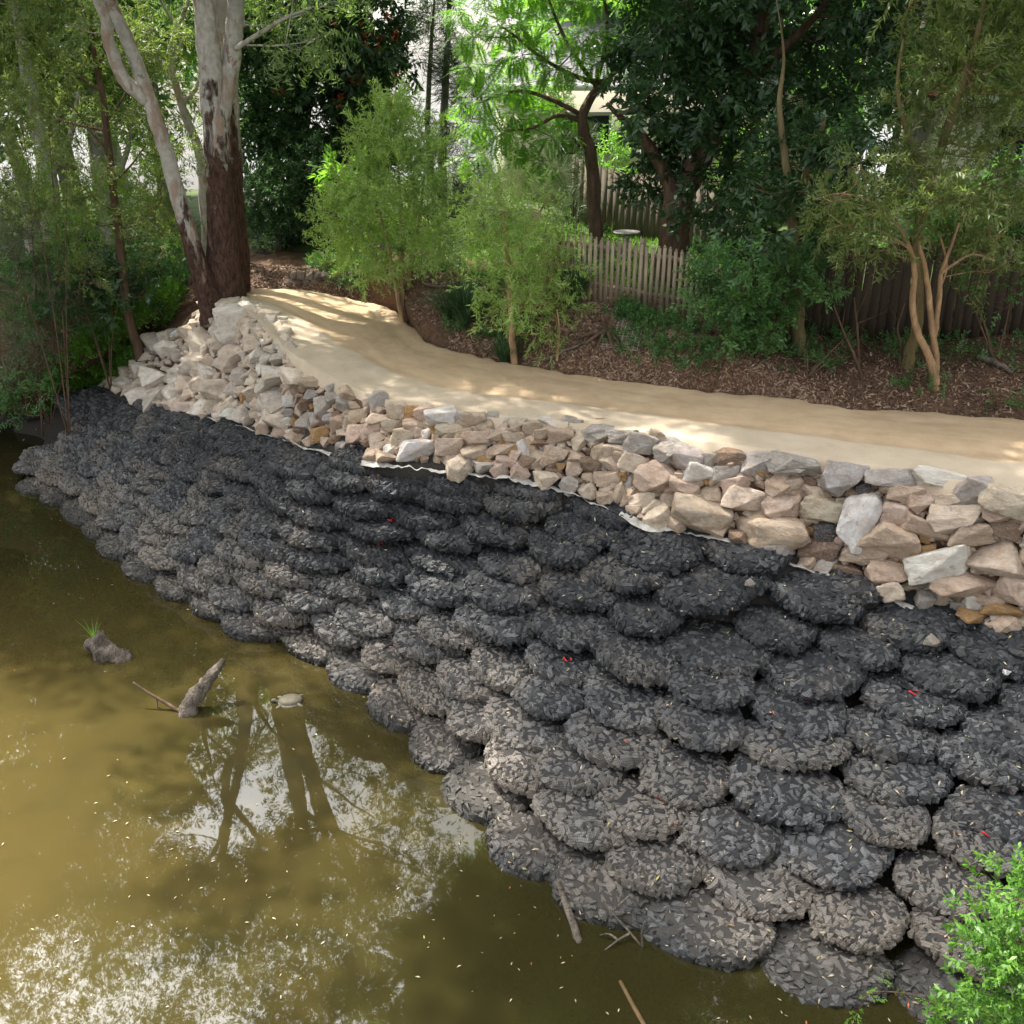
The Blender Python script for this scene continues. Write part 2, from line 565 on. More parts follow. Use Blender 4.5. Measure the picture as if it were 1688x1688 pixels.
c = a.mix(a.rng(ge.outputs['Z'], .1, 1.0, .7, 0), c, a.mix(n4, (.03, .026, .022), (.085, .072, .058)))
net_m = a.done(a.pr(c, .75, a.bump(a.math('ADD', n1, n4), .6, .015), .3))
red_m = simple('red_cord', (.65, .03, .03), .5, .1)


def bag_surface(th, t, bumps):
    """t 0..1 from top centre to the underside; returns points of a squashed bag of unit radius"""
    ph = t * math.pi * .62
    ex = 0.62
    r = np.sin(ph) ** ex
    z = np.sign(np.cos(ph)) * np.abs(np.cos(ph)) ** .75
    r = r * (1 + bumps[0] * np.cos(2 * th + bumps[1]) + bumps[2] * np.cos(3 * th + bumps[3]) + bumps[4] * np.cos(5 * th))
    x = r * np.cos(th); y = r * np.sin(th) * .96
    zz = .19 + .20 * z + .035 * np.cos(2 * x + bumps[1]) * (1 - r) - .05 * np.clip(y, 0, 1)
    return np.stack([x, y, zz], -1)


def make_bag(k):
    gr = np.random.default_rng(100 + k)
    bumps = (gr.uniform(-.07, .07), gr.uniform(0, 6), gr.uniform(-.045, .045), gr.uniform(0, 6), gr.uniform(-.035, .035))
    V, F, M, A, U = [], [], [], [], []
    n = 0
    # core: black fabric, proud of the stones toward the back (uphill)
    nt_, nf = 22, 48
    T, TH = np.meshgrid(np.linspace(0.001, 1, nt_), np.arange(nf) * 2 * math.pi / nf, indexing='ij')
    P = bag_surface(TH, T, bumps).reshape(-1, 3)
    c0 = np.array((0, 0, .17))
    back = np.clip((P[:, 1] - gr.uniform(-.15, .25)) * 2.0, 0, 1)
    wr = np.array([noise.fractal(Vector((q[0] * 3, q[1] * 1.5, k)), 1, 2, 4) for q in P])
    sc_ = (.962 + back * .05 + wr * .025)
    P = c0 + (P - c0) * sc_[:, None]
    i = np.arange(nt_ - 1)[:, None] * nf; j = np.arange(nf)[None]; kk = (j + 1) % nf
    f4 = np.stack([i + j, i + nf + j, i + nf + kk, i + kk], -1).reshape(-1, 4)
    V.append(P); f4s = f4; m4 = np.ones(len(f4), int); a4 = gr.random(len(f4))
    U.append(P[:, :2].copy())
    n += len(P)
    # stones
    pts = []
    tries = 0
    while len(pts) < 520 and tries < 16000:
        tries += 1
        th = gr.uniform(0, 2 * math.pi); t = gr.uniform(0, 1) ** .6
        q = bag_surface(np.array([th]), np.array([t]), bumps)[0]
        if all((q[0] - s[0][0]) ** 2 + (q[1] - s[0][1]) ** 2 + (q[2] - s[0][2]) ** 2 > (.5 * (s[1] + .11)) ** 2 * .66 for s in pts):
            pts.append((q, gr.uniform(.075, .15), th, t))
    tri = []; at3 = []
    for (q, s, th, t) in pts:
        e = 1e-2
        q1 = bag_surface(np.array([th + e]), np.array([t]), bumps)[0] - q
        q2 = bag_surface(np.array([th]), np.array([min(1, t + e)]), bumps)[0] - q
        nm = np.cross(q2, q1) if t + e <= 1 else np.array((0, 0, -1.))
        nm /= np.linalg.norm(nm) + 1e-9
        if nm @ (q - c0) < 0: nm = -nm
        nm = nm + gr.standard_normal(3) * .22; nm /= np.linalg.norm(nm)
        Vp, Fp = pebbles[gr.integers(len(pebbles))]
        x = np.cross(nm, gr.standard_normal(3)); x /= np.linalg.norm(x); y = np.cross(nm, x)
        Q = (Vp * s * gr.uniform(.85, 1.1)) @ np.stack([x, y, nm]) + q - nm * s * .46
        V.append(Q); tri.append(Fp + n); n += len(Q)
        at3.append(np.full(len(Fp), gr.random()) + gr.uniform(-.12, .12, len(Fp)))
        d = Q - c0
        rad = np.hypot(d[:, 0], d[:, 1]); el = np.arctan2(rad, np.clip(d[:, 2], -.3, 1) + .35)
        U.append(np.stack([d[:, 0] / (rad + 1e-6) * el * 1.1, d[:, 1] / (rad + 1e-6) * el * 1.1], -1))
    tri = np.concatenate(tri)
    V = np.concatenate(V)
    return mesh_np('rock_bag', V, [f4s, tri], [gravel_m, net_m], False, midx=np.concatenate([m4, np.zeros(len(tri), int)]), fattr=np.concatenate([a4, np.concatenate(at3)]), uv=np.concatenate(U))


bag_meshes = [make_bag(k) for k in range(12)]
for m in bag_meshes:      # smooth shading only on the cloth
    mi = np.zeros(len(m.polygons), np.int32); m.polygons.foreach_get('material_index', mi)
    m.polygons.foreach_set('use_smooth', mi == 1)

# knots of gathered net
def knot_mesh(k):
    b = MB()
    gr = np.random.default_rng(k)
    for i in range(34):
        d = gr.standard_normal(3); d[2] = abs(d[2]) * .6; d /= np.linalg.norm(d)
        d2 = d + gr.standard_normal(3) * .5
        P = np.array([(0, 0, 0), d * .05 * (1, 1, .6), d2 * .085 * (1.4, 1, .5), (d2 + gr.standard_normal(3) * .4) * .12 * (1.4, 1, .45)])
        b.tube(spl(P, 6), np.array([.012, .018, .017, .014, .01, .004]), 5)
    return b.me('net_knot', net_m)
knots = [knot_mesh(i) for i in range(4)]
tb = MB()
thv = np.linspace(0, 5.2, 16)
tb.tube(np.stack([np.cos(thv) * .06, np.sin(thv) * .04, .015 * np.sin(2 * thv)], -1), np.full(16, .008), 6)
tie_me = tb.me('cord_tie', red_m, True)

# the bags lie in shingled tiers from the waterline to the foot of the wall
NROW = 10
frng = random.Random(12)
recs = []
KC = np.arange(NS)
kend = NS * 9.75 / 14
for row in range(NROW):
    f = .005 + .925 * row / (NROW - 1)
    cur = rails[2] * (1 - f) + rails[3] * f
    seg = np.linalg.norm(np.diff(cur[:, :2], axis=0), axis=1)
    arc = np.concatenate([[0], np.cumsum(seg)])
    a0 = np.interp(NS * .95 / 14, KC, arc); a1 = np.interp(kend, KC, arc)
    a1 = np.interp(NS * (10.75 - row * .03) / 14, KC, arc)
    pos = a0 + (.55 if row % 2 else 0) + frng.uniform(0, .15)
    while pos < a1:
        rad = frng.uniform(.49, .64)
        k = np.interp(pos + rad * .9, arc, KC)
        ff = f + frng.uniform(-.018, .018) + (row / (NROW - 1)) ** 2 * (.03 if k < NS * 3.5 / 14 else (.01 if k < NS * 8 / 14 else -.02))
        p3 = [np.interp(k, KC, rails[2][:, c]) * (1 - ff) + np.interp(k, KC, rails[3][:, c]) * ff for c in range(3)]
        P = Vector(p3)
        tg = np.array([np.interp(min(k + 4, NS - 1), KC, cur[:, c]) - np.interp(max(k - 4, 0), KC, cur[:, c]) for c in (0, 1)])
        tg /= np.linalg.norm(tg) + 1e-9
        up = Vector((tg[1], -tg[0], 0))
        toC = rails[3][int(k)] - rails[2][int(k)]
        if up.x * toC[0] + up.y * toC[1] < 0: up = -up
        up = (up + Vector((0, .35, 0))).normalized()
        dep = rad * frng.uniform(.84, 1.0)
        if k > NS * 6.5 / 14: dep *= .8; rad *= .95
        P -= up * .02
        P.z = gz(P.x, P.y, P.z) if row else max(-.12, gz(P.x, P.y, P.z) - .08)
        v_ = (P - CAMV); dd = v_.dot(Vector((0, math.cos(PITCH), -math.sin(PITCH))))
        recs.append([844 + v_.x / dd * FPX, 0, P, rad, row / NROW + .01, up, dep, P + up * dep * .86])
        pos += rad * 1.88
ORD = ['', 'second', 'third', 'fourth', 'fifth', 'sixth', 'seventh', 'eighth', 'ninth', 'tenth']
byrow = {}
for r_ in recs:
    byrow.setdefault(max(0, min(NROW - 1, int(r_[4] * NROW))), []).append(r_)
num = lambda n: f"{n}{'th' if 10 <= n % 100 <= 20 else {1: 'st', 2: 'nd', 3: 'rd'}.get(n % 10, 'th')}"
ti = 0
for row, L in sorted(byrow.items()):
    L.sort(key=lambda q: -q[0])
    for idx, (u, v, P, rad, fr, up, dep, _c) in enumerate(L):
        me = bag_meshes[random.randrange(12)]
        o = link('rock_bag', me)
        q2 = P + up * .6
        hz = GB.ray_cast(Vector((q2.x, q2.y, 30)), Vector((0, 0, -1)))
        sl = math.atan2((hz[0].z if hz[0] else P.z) - P.z, .6)
        tilt = max(-.06, min(.14, sl * .25 - .10))
        steep = max(0.0, min(1.0, (sl - .48) / .3))
        if row == NROW - 1:                      # the topmost bags tuck in under the wall stones
            steep *= .45; P = P - up * .04 - Vector((0, 0, .09))
        rad *= 1 + .13 * steep
        o.location = P + up * dep * (.86 - .42 * steep) * math.cos(tilt) + Vector((0, 0, .05 * steep + dep * .86 * math.sin(tilt) - .07 + random.uniform(-.02, .04)))
        rz = math.atan2(up.y, up.x) - math.pi / 2 + random.uniform(-.2, .2)
        o.rotation_euler = (tilt + R(random.uniform(-3, 5)), R(random.uniform(-5, 5)), rz)
        th_ = random.uniform(.85, 1.1) * (.88 if P.y > 14 else 1) * max(.8, min(1.15, .62 / max(rad, .2) * .85))
        o.scale = (rad, dep, rad * 1.36 * th_)
        tone = 'silt-brown netted rock bag' if fr < .3 else ('dusty grey netted rock bag' if fr < .6 else 'black netted rock bag')
        where = "at the water's edge" if row == 0 else ('in the topmost tier' if row == NROW - 1 else f'in the {ORD[row]} tier up')
        tag(o, f'{tone} {where}, {num(idx + 1)} from the right', 'rock bag', 'netted rock bags armouring the river bank')
        if row >= NROW - 2 and random.random() < .6:
            kk = link('net_knot', knots[random.randrange(4)], o)
            kk.location = (random.uniform(-.2, .2), random.uniform(.15, .5), .40)
            s_ = 1 / rad
            kk.scale = (.95 * s_, .95 * s_, .8 * s_)
            ti += 1
        elif random.random() < .05 and u > 500:
            kk = link('net_knot', knots[random.randrange(4)], o)
            kk.location = (random.uniform(-.2, .2), random.uniform(-.3, .1), .39)
            s_ = .9 / rad
            kk.scale = (s_, s_, s_)
            ct = link('cord_tie', tie_me, o)
            ct.location = (kk.location.x + .1, kk.location.y - .12, .43)
            ct.scale = (s_, s_, s_)

# ------------------------------------------------------------------ sandstone blocks
a = N('sandstone')
oi = a.n('ObjectInfo')
p = a.obj()
off = a.n('VectorMath', operation='ADD')
a.l(p, off.inputs[0])
cx_ = a.n('CombineXYZ')
for i in range(3): a.l(a.math('MULTIPLY', oi.outputs['Random'], 37.0 + 11 * i), cx_.inputs[i])
a.l(cx_.outputs[0], off.inputs[1])
q = off.outputs[0]
n1 = a.noise(q, 1.6, 5, .6); n2 = a.noise(q, 7, 6, .65); n3 = a.noise(q, 28, 4, .7); n5 = a.noise(q, 3.1, 5, .6)
bands = a.noise(a.mapping(q, (1, 1, 7)), 1.3, 4, .5, dist=.6)
base = oi.outputs['Color']
dark = a.mix(1.0, base, (.70, .64, .59), 'MULTIPLY')
lite = a.mix(.35, base, (.78, .72, .66))
c = a.mix(a.rng(n1, .35, .65), dark, base)
c = a.mix(a.rng(n2, .48, .7, 0, .75), c, lite)
c = a.mix(a.rng(bands, .52, .68, 0, .45), c, a.mix(.6, base, (.45, .25, .11)))
c = a.mix(a.rng(n5, .6, .72, 0, .7), c, (.17, .155, .14))
c = a.mix(a.rng(n3, .56, .72, 0, .4), c, (.2, .17, .14))
rock_m = a.done(a.pr(c, .88, a.bump(a.math('ADD', a.math('ADD', n2, a.math('MULTIPLY', n3, .5)), a.math('MULTIPLY', bands, .5)), .65, .035), .2))


def make_rock(k, blocky=.5, sub=3):
    gr = np.random.default_rng(500 + k)
    n = gr.integers(12, 19)
    q = gr.standard_normal((n, 3)); q /= np.linalg.norm(q, axis=1)[:, None]
    q = np.sign(q) * np.abs(q) ** blocky
    q /= np.abs(q).max(axis=1)[:, None] ** .35
    q *= gr.uniform(.8, 1.08, (n, 1))
    bm = bmesh.new()
    vs = [bm.verts.new(x) for x in q]
    r = bmesh.ops.convex_hull(bm, input=vs)
    bmesh.ops.delete(bm, geom=list({e for e in r['geom_interior'] + r['geom_unused'] if isinstance(e, bmesh.types.BMVert)}), context='VERTS')
    bmesh.ops.dissolve_limit(bm, angle_limit=.38, verts=bm.verts, edges=bm.edges)
    bmesh.ops.bevel(bm, geom=list(bm.edges), offset=.085, segments=2, profile=.6, affect='EDGES', clamp_overlap=True)
    bmesh.ops.triangulate(bm, faces=bm.faces)
    bmesh.ops.remove_doubles(bm, verts=bm.verts, dist=.01)
    for it in range(3):
        es = [e for e in bm.edges if e.calc_length() > (.5, .3, .19)[it]]
        if es:
            bmesh.ops.subdivide_edges(bm, edges=es, cuts=1)
            bmesh.ops.triangulate(bm, faces=[f for f in bm.faces if len(f.verts) > 3])
    bm.normal_update()
    for v in bm.verts:
        s = Vector((k * 7.3, 0, 0))
        d = noise.fractal(v.co * 1.5 + s, 1, 2, 3) * .07 + noise.fractal(v.co * 5 + s, .8, 2, 3) * .035
        v.co += v.normal * d
    V = np.array([v.co[:] for v in bm.verts])
    lo, hi = V.min(0), V.max(0)
    V = (V - (lo + hi) / 2) / (hi - lo) * 2
    for v, c_ in zip(bm.verts, V): v.co = c_
    me = bpy.data.meshes.new('sandstone_block')
    bm.to_mesh(me); bm.free()
    me.materials.append(rock_m)
    me.polygons.foreach_set('use_smooth', np.ones(len(me.polygons), bool))
    me.set_sharp_from_angle(angle=R(32))
    return me


rocks = [make_rock(k, .5 if k % 3 else .75) for k in range(20)]
RC = {'g': ((.40, .37, .33), 'grey'), 'w': ((.72, .68, .62), 'whitish'), 'c': ((.60, .50, .385), 'cream'), 't': ((.51, .395, .29), 'tan'), 'p': ((.55, .42, .335), 'pinkish'),
      'o': ((.42, .25, .10), 'ochre'), 'k': ((.07, .075, .08), 'black'), 'b': ((.23, .155, .105), 'brown')}
STONES = []
def sreg(ox, oy, s, L):
    for t in L:
        x, y, w_, h_, c_ = t[:5]
        STONES.append((ox + x / s, oy + y / s, w_ / s, h_ / s, c_, t[5] if len(t) > 5 else 0))
sreg(1288, 720, 4.22, [(130, 195, 310, 125, 'g', 8), (430, 285, 300, 225, 'g', 5), (760, 275, 340, 125, 'g', -2), (1075, 285, 350, 150, 'w', 6), (1320, 355, 240, 200, 'g', 10), (1560, 420, 340, 190, 'c', 12),
 (60, 320, 200, 140, 't'), (190, 305, 110, 80, 'b'), (215, 385, 180, 140, 'c'), (265, 490, 285, 190, 'c', 3), (50, 475, 150, 190, 'p'), (590, 360, 150, 95, 'k', -20), (530, 560, 240, 400, 'w', 14), (720, 365, 80, 70, 't'), (645, 430, 70, 90, 'c'), (595, 405, 70, 70, 'b'),
 (880, 385, 260, 125, 't'), (800, 525, 260, 170, 'p', 5), (980, 445, 200, 185, 'p', 10), (1150, 435, 220, 120, 'c', -5), (1210, 550, 370, 200, 'c', -8), (1440, 485, 110, 100, 'p'), (1550, 530, 280, 115, 't', 5), (1560, 630, 200, 130, 'b'), (1670, 610, 90, 170, 'p'),
 (1000, 640, 340, 130, 't', 22), (775, 710, 420, 260, 't', 15), (1320, 675, 300, 170, 't', -8), (970, 790, 250, 120, 'o', -18), (1110, 855, 460, 225, 'w', -25), (1500, 815, 420, 260, 'p', -8), (1720, 830, 120, 120, 't'),
 (300, 645, 165, 130, 'k'), (390, 735, 100, 130, 'p'), (260, 775, 260, 160, 'b', 5), (560, 805, 340, 135, 't', 3), (450, 910, 250, 95, 'b'), (760, 945, 340, 190, 't', 8), (1280, 1005, 470, 190, 't', 5), (1630, 1060, 270, 240, 'p', 15), (1450, 1125, 190, 80, 't'), (1540, 1195, 280, 100, 'o', 5), (1550, 1258, 210, 80, 'w', 8), (1320, 1155, 140, 130, 'w', 20), (1280, 1205, 140, 80, 'g', -10), (910, 1035, 140, 50, 'c'), (1230, 1105, 90, 70, 'b'), (1670, 1290, 120, 80, 'c')])
sreg(940, 660, 4.22, [(235, 225, 270, 115, 'g', 4), (385, 245, 230, 100, 'g', -5), (160, 160, 210, 60, 'o'), (40, 175, 120, 95, 'g'), (480, 290, 260, 150, 'g', 5), (590, 270, 150, 170, 't', 8), (720, 335, 280, 155, 'g', 3), (830, 415, 230, 190, 'g', 5), (970, 415, 120, 140, 'g'), (1105, 392, 215, 120, 'b', 2), (1290, 435, 190, 160, 'g'), (1530, 445, 330, 155, 'g', 5),
 (80, 270, 140, 135, 'c'), (190, 355, 130, 140, 't'), (310, 345, 170, 100, 'c'), (60, 400, 170, 120, 't'), (150, 455, 160, 130, 'b'), (40, 485, 140, 130, 'p'), (280, 440, 120, 130, 'c', -25), (350, 400, 110, 120, 't'), (440, 420, 210, 130, 'c', 10), (670, 425, 100, 60, 'g'), (900, 505, 230, 150, 'w', 15), (1000, 545, 100, 70, 't'), (1090, 505, 200, 120, 'g'), (1340, 505, 110, 70, 'o'), (1390, 550, 130, 140, 'b'), (1490, 575, 265, 155, 't', 5), (1640, 555, 110, 90, 'b'),
 (620, 520, 350, 200, 't', 15), (800, 605, 230, 140, 'p', 8), (980, 640, 225, 135, 't'), (1160, 575, 200, 130, 'p', -20), (1200, 685, 300, 225, 'c', -3), (1460, 730, 255, 190, 'p'), 
 (270, 540, 190, 100, 't', -10), (370, 520, 80, 110, 'o', 40), (405, 575, 95, 140, 'g'), (260, 620, 140, 110, 'p', -20), (350, 650, 110, 150, 't', -30), (400, 710, 110, 130, 't'), (500, 690, 190, 135, 'c', -10), (690, 685, 130, 90, 'c'), (600, 750, 200, 135, 'c', 15), (530, 610, 190, 90, 'b'), (500, 805, 90, 70, 'p'),
 (920, 790, 450, 270, 't', 8), (1400, 900, 570, 270, 't', 10), (130, 525, 90, 60, 't'), (60, 560, 120, 60, 'b')])
sreg(600, 600, 4.22, [(100, 270, 140, 160, 'g'), (30, 262, 90, 90, 'c'), (235, 330, 160, 150, 'c'), (330, 345, 100, 120, 'o'), (420, 340, 160, 120, 'p', -15), (550, 370, 245, 140, 'w', -5), (670, 382, 90, 100, 'g'), (770, 392, 185, 120, 't'), (890, 382, 140, 95, 'g', 10), (990, 392, 70, 55, 'w'), (1070, 412, 125, 80, 'c'), (1170, 432, 155, 100, 't', -10), (1290, 412, 165, 75, 'w', 4), (1430, 412, 165, 95, 'g', 10), (1620, 482, 190, 110, 'g'),
 (110, 382, 205, 85, 'c'), (190, 432, 150, 115, 'c'), (360, 432, 165, 110, 't'), (70, 442, 140, 90, 'p'), (430, 482, 100, 80, 'w'), (590, 452, 195, 90, 'c', -3), (700, 477, 160, 80, 't', -8), (100, 522, 155, 110, 'c'), (20, 485, 90, 140, 'p'), (265, 500, 190, 130, 'c'), (780, 512, 195, 110, 't', -8), (900, 502, 150, 110, 't'), (970, 452, 125, 95, 'p'), (1010, 502, 100, 90, 'c'), (1085, 492, 90, 70, 't'), (1235, 475, 180, 80, 't', -10), (1375, 502, 200, 120, 't'), (1520, 522, 140, 140, 'c'), (430, 525, 120, 60, 't'), (505, 512, 75, 75, 't'),
 (370, 590, 290, 140, 'w', -3), (610, 572, 220, 140, 'p'), (110, 582, 165, 100, 'p', -20), (780, 612, 195, 120, 't', -15), (960, 592, 185, 90, 't', -12), (1025, 592, 95, 80, 'o', -20), (1105, 590, 85, 140, 'w', -20), (1155, 555, 90, 130, 't'), (1230, 545, 180, 90, 'b'), (620, 658, 170, 70, 'p'), (840, 662, 165, 120, 'o'), (1010, 682, 195, 100, 'p', 8), (1130, 692, 145, 130, 'b'), (1210, 662, 120, 140, 't', 10), (1320, 632, 210, 165, 't', 20), (1440, 722, 195, 140, 'c', 8), (1520, 632, 160, 100, 'g'), (1590, 702, 155, 130, 't'), (1620, 612, 120, 140, 't'), (1330, 745, 125, 65, 'b'), (1240, 768, 105, 60, 'b'), (1570, 772, 100, 70, 't'), (1650, 790, 120, 100, 't'), (180, 595, 90, 100, 'w')])
sreg(340, 560, 4.689, [(1110, 420, 180, 120, 't', 20), (1080, 515, 150, 135, 'g'), (1215, 490, 130, 80, 't'), (910, 515, 150, 165, 'g'), (980, 445, 130, 90, 'g'), (830, 432, 155, 110, 'g'), (660, 462, 145, 100, 'w'), (780, 492, 155, 100, 'b'), (800, 392, 175, 55, 'b'), (830, 335, 215, 100, 't', -5), (700, 312, 215, 90, 'c', -15), (640, 382, 120, 70, 't'), (590, 300, 120, 90, 'c'), (620, 230, 140, 90, 'c', -30),
 (1190, 592, 175, 120, 't', -10), (1110, 632, 120, 110, 'c'), (1310, 602, 200, 90, 'g'), (970, 612, 135, 80, 'g', -15), (870, 602, 165, 120, 'g', 10), (1020, 655, 130, 150, 't'), (1085, 702, 115, 80, 'c'), (640, 562, 145, 90, 'g'), (770, 622, 165, 130, 'g'), (620, 652, 175, 115, 'w', -15), (900, 722, 180, 130, 'o', -5), (740, 712, 135, 100, 'b'), (1180, 732, 220, 190, 'p', -15), (1340, 772, 165, 120, 't'), (1330, 830, 150, 85, 'p'), (1000, 775, 145, 65, 'b'), (500, 602, 115, 80, 'c'), (230, 572, 235, 95, 'w', 5), (540, 502, 175, 110, 'w'), (330, 442, 165, 90, 'o', -15), (70, 502, 195, 115, 'c', -8), (200, 492, 160, 60, 't'), (660, 730, 90, 80, 'w'), (430, 500, 120, 80, 'c'), (400, 575, 130, 70, 'c')])
n_st = 0
PL = []
ROCKS_W = []
sizes = []
taken = []
placed = []
WDIR = Vector((0, math.cos(PITCH), -math.sin(PITCH)))
for (u, v, w_, h_, c_, rt_) in STONES:
    h = gn(u, v)
    if h[0] is None: continue
    if any(abs(u - t[0]) < 9 and abs(v - t[1]) < 9 for t in taken): continue
    taken.append((u, v))
    placed.append((u, v, w_, h_, c_, rt_, h[0], h[1]))
def courses(pl):
    return pl
# how high on the wall: a simple three-way split by height, then order from the right
grp = {}
for t in placed:
    P = t[6]
    k = 0 if P.z > 3.08 else (1 if P.z > 2.65 else 2)
    grp.setdefault((k, t[4]), []).append(t)
cname = {0: 'atop the wall', 1: 'halfway up the wall', 2: 'low in the wall'}
for (k, cc), L in grp.items():
    L.sort(key=lambda t: -t[0])
    for idx, (u, v, w_, h_, c_, rt_, P, nrm) in enumerate(L):
        dist = (P - CAMV).dot(WDIR)
        sx_, sz_ = w_ * dist / FPX / 2, h_ * dist / FPX / 2
        me = rocks[random.randrange(20)]
        o = link('sandstone_block', me)
        sy = min(.42, max(.10, (sx_ + sz_) / 2 * random.uniform(.8, 1.0)))
        tocam = (CAMV - P); tocam.z = 0; tocam.normalize()
        o.location = P + tocam * (sy * .12)
        yaw = math.atan2(tocam.x, -tocam.y) * .8 + random.uniform(-.15, .15)
        o.rotation_euler = Matrix.Rotation(yaw, 4, 'Z').to_3x3().__matmul__(Matrix.Rotation(R(rt_), 3, 'Y') @ Matrix.Rotation(R(random.uniform(-14, 6)), 3, 'X')).to_euler()
        o.scale = (sx_ * 1.06, sy, sz_ * 1.10)
        col, nm = RC[c_]
        j = [random.uniform(.9, 1.1) for _ in range(3)]
        o.color = (col[0] * j[0], col[1] * (j[0] * .7 + j[1] * .3), col[2] * (j[0] * .7 + j[2] * .3), 1)
        ar = w_ / max(1, h_)
        shp = 'upright' if ar < .8 else ('long flat' if ar > 2.2 else ('squarish' if ar < 1.25 else 'oblong'))
        big = 'huge ' if w_ > 100 else ('big ' if w_ > 62 else ('' if w_ > 32 else 'small '))
        tag(o, f'{big}{nm} {shp} block {cname[k]}, {num(idx + 1)} {nm} one from the right', 'stone block', 'stacked sandstone blocks of the retaining wall')
        n_st += 1

# small filler stones in the wall joints
def inpoly(x, y, poly):
    c_ = False
    for i in range(len(poly)):
        x1, y1 = poly[i]; x2, y2 = poly[i - 1]
        if (y1 > y) != (y2 > y) and x < (x2 - x1) * (y - y1) / (y2 - y1) + x1: c_ = not c_
    return c_

WF = []
fr_ = random.Random(31)
for it in range(60000):
    u, v = fr_.uniform(430, 1720), fr_.uniform(640, 1090)
    h = gn(u, v)
    if h[0] is None: continue
    rt0 = rowtag[min(h[2] // (NS - 1), nr - 1)]
    if not (3.04 <= rt0 < 4.85): continue
    if any(((u - t[0]) / (t[2] * .44)) ** 2 + ((v - t[1]) / (t[3] * .44)) ** 2 < 1 for t in placed): continue
    foot = rt0 < 4.0
    sz = fr_.uniform(.09, .19) if foot else fr_.uniform(.05, .10)
    dist = (h[0] - CAMV).dot(WDIR)
    pxr = sz * FPX / dist
    if any(math.hypot(u - q[0], v - q[1]) < (pxr + q[2]) * .72 for q in WF): continue
    WF.append((u, v, pxr, h[0], sz, foot))
WF.sort(key=lambda t: -t[0])
for idx, (u, v, pxr, P, sz, foot) in enumerate(WF):
    o = link('wedge_stone', rocks[fr_.randrange(20)])
    tocam = (CAMV - P); tocam.z = 0; tocam.normalize()
    o.location = P + tocam * (.08 if foot else 0.0) + Vector((0, 0, .02))
    o.rotation_euler = (fr_.uniform(-.4, .4), fr_.uniform(-.4, .4), fr_.uniform(0, 6.28))
    o.scale = (sz * fr_.uniform(1.0, 1.5), sz, sz * fr_.uniform(.7, 1.0))
    cc = fr_.choice('cttpcgct' if idx % 9 else 'ob')
    col, nm = RC[cc]
    jj_ = fr_.uniform(.85, 1.15)
    o.color = (*(x * jj_ for x in col), 1)
    tag(o, f'small {nm} stone {"at the foot of the wall" if foot else "wedged between the wall blocks"}, {num(idx + 1)} small one from the right', 'stone', 'small stones packed into the wall')

mound = [(178, 640), (200, 615), (245, 575), (300, 545), (345, 508), (395, 488), (440, 508), (480, 545), (478, 590), (505, 625), (470, 660), (455, 712), (400, 700), (330, 682), (260, 665), (215, 650)]
mp = []
tries = 0
while tries < 12000 and len(mp) < 330:
    tries += 1
    u, v = random.uniform(170, 540), random.uniform(480, 720)
    if not inpoly(u, v, mound): continue
    h = gn(u, v)
    if h[0] is None: continue
    s = random.choice((.08, .10, .13, .16, .2, .23)) if len(mp) > 45 else random.uniform(.2, .32)
    if u > 400 and v < 610: s *= .62
    if all((h[0] - q[0]).length > (s + q[1]) * .74 for q in mp):
        mp.append((h[0], s, u, v))
mp.sort(key=lambda t: (int((720 - t[3]) / 24), t[2]))
last = None; idx = 0
for (P, s, u, v) in mp:
    band = int((720 - v) / 24)
    idx = 1 if band != last else idx + 1
    last = band
    o = link('riprap_boulder', rocks[random.randrange(20)])
    o.location = P + Vector((0, -.02, s * .1))
    o.rotation_euler = (random.uniform(-.5, .5), random.uniform(-.5, .5), random.uniform(0, 6.28))
    o.scale = (s * random.uniform(1.05, 1.45), s * random.uniform(.85, 1.15), s * random.uniform(.6, .9))
    cc = random.choice('ccwgctgpw' if u < 400 else 'cgtcgw')
    col, nm = RC[cc]
    jj_ = random.uniform(.95, 1.15)
    o.color = (*(min(.8, x * jj_ * .6 + k_) for x, k_ in zip(col, (.32, .285, .24))), 1)
    size = 'large' if s > .22 else ('small' if s < .12 else 'medium')
    tag(o, f'{size} {nm} boulder on the mound, {num(band + 1)} band up, {num(idx)} from the left', 'boulder', 'loose boulders of the riprap mound')

# white geotextile strip showing between bags and wall
geo_m = simple('geotextile', (.40, .38, .34), .8, .35, 7, .6, .03)
b = MB()
C3 = rails[3]
ks = np.arange(int(NS * 1.6 / 14), int(NS * 9.9 / 14))
Pm = []
for t_, k in enumerate(ks):
    q = C3[k].copy(); nx = rails[5][k] - rails[3][k]; nx[2] = 0; nx /= np.linalg.norm(nx)
    wn = noise.noise(Vector((t_ * .13, 0, 5)))
    wn2 = noise.noise(Vector((t_ * .37, 4, 5)))
    wd_ = .02 + .15 * max(0, noise.noise(Vector((t_ * .055, 8, 2))) + .12) + .03 * noise.noise(Vector((t_ * .45, 2, 2)))
    for f in (-.12 - wd_, -.12 - wd_ * .5, -.12, -.12 + wd_ * .5, -.12 + wd_):
        pz = q + nx * (f + .05 * wn)
        Pm.append((pz[0], pz[1], q[2] + f * .12 - .05 + (.05 + .05 * wn + .05 * wn2 + .03 * math.sin(t_ * 1.9) * noise.noise(Vector((t_ * .9, j * 2.0 if False else f * 9, 1)))) * math.exp(-((f + .12) / .12) ** 2)))
nk = len(ks)
Fm = [(i * 5 + j, (i + 1) * 5 + j, (i + 1) * 5 + j + 1, i * 5 + j + 1) for i in range(nk - 1) for j in range(4)]
gme = mesh_np('geotextile_strip', np.array(Pm), np.array(Fm), [geo_m], True)
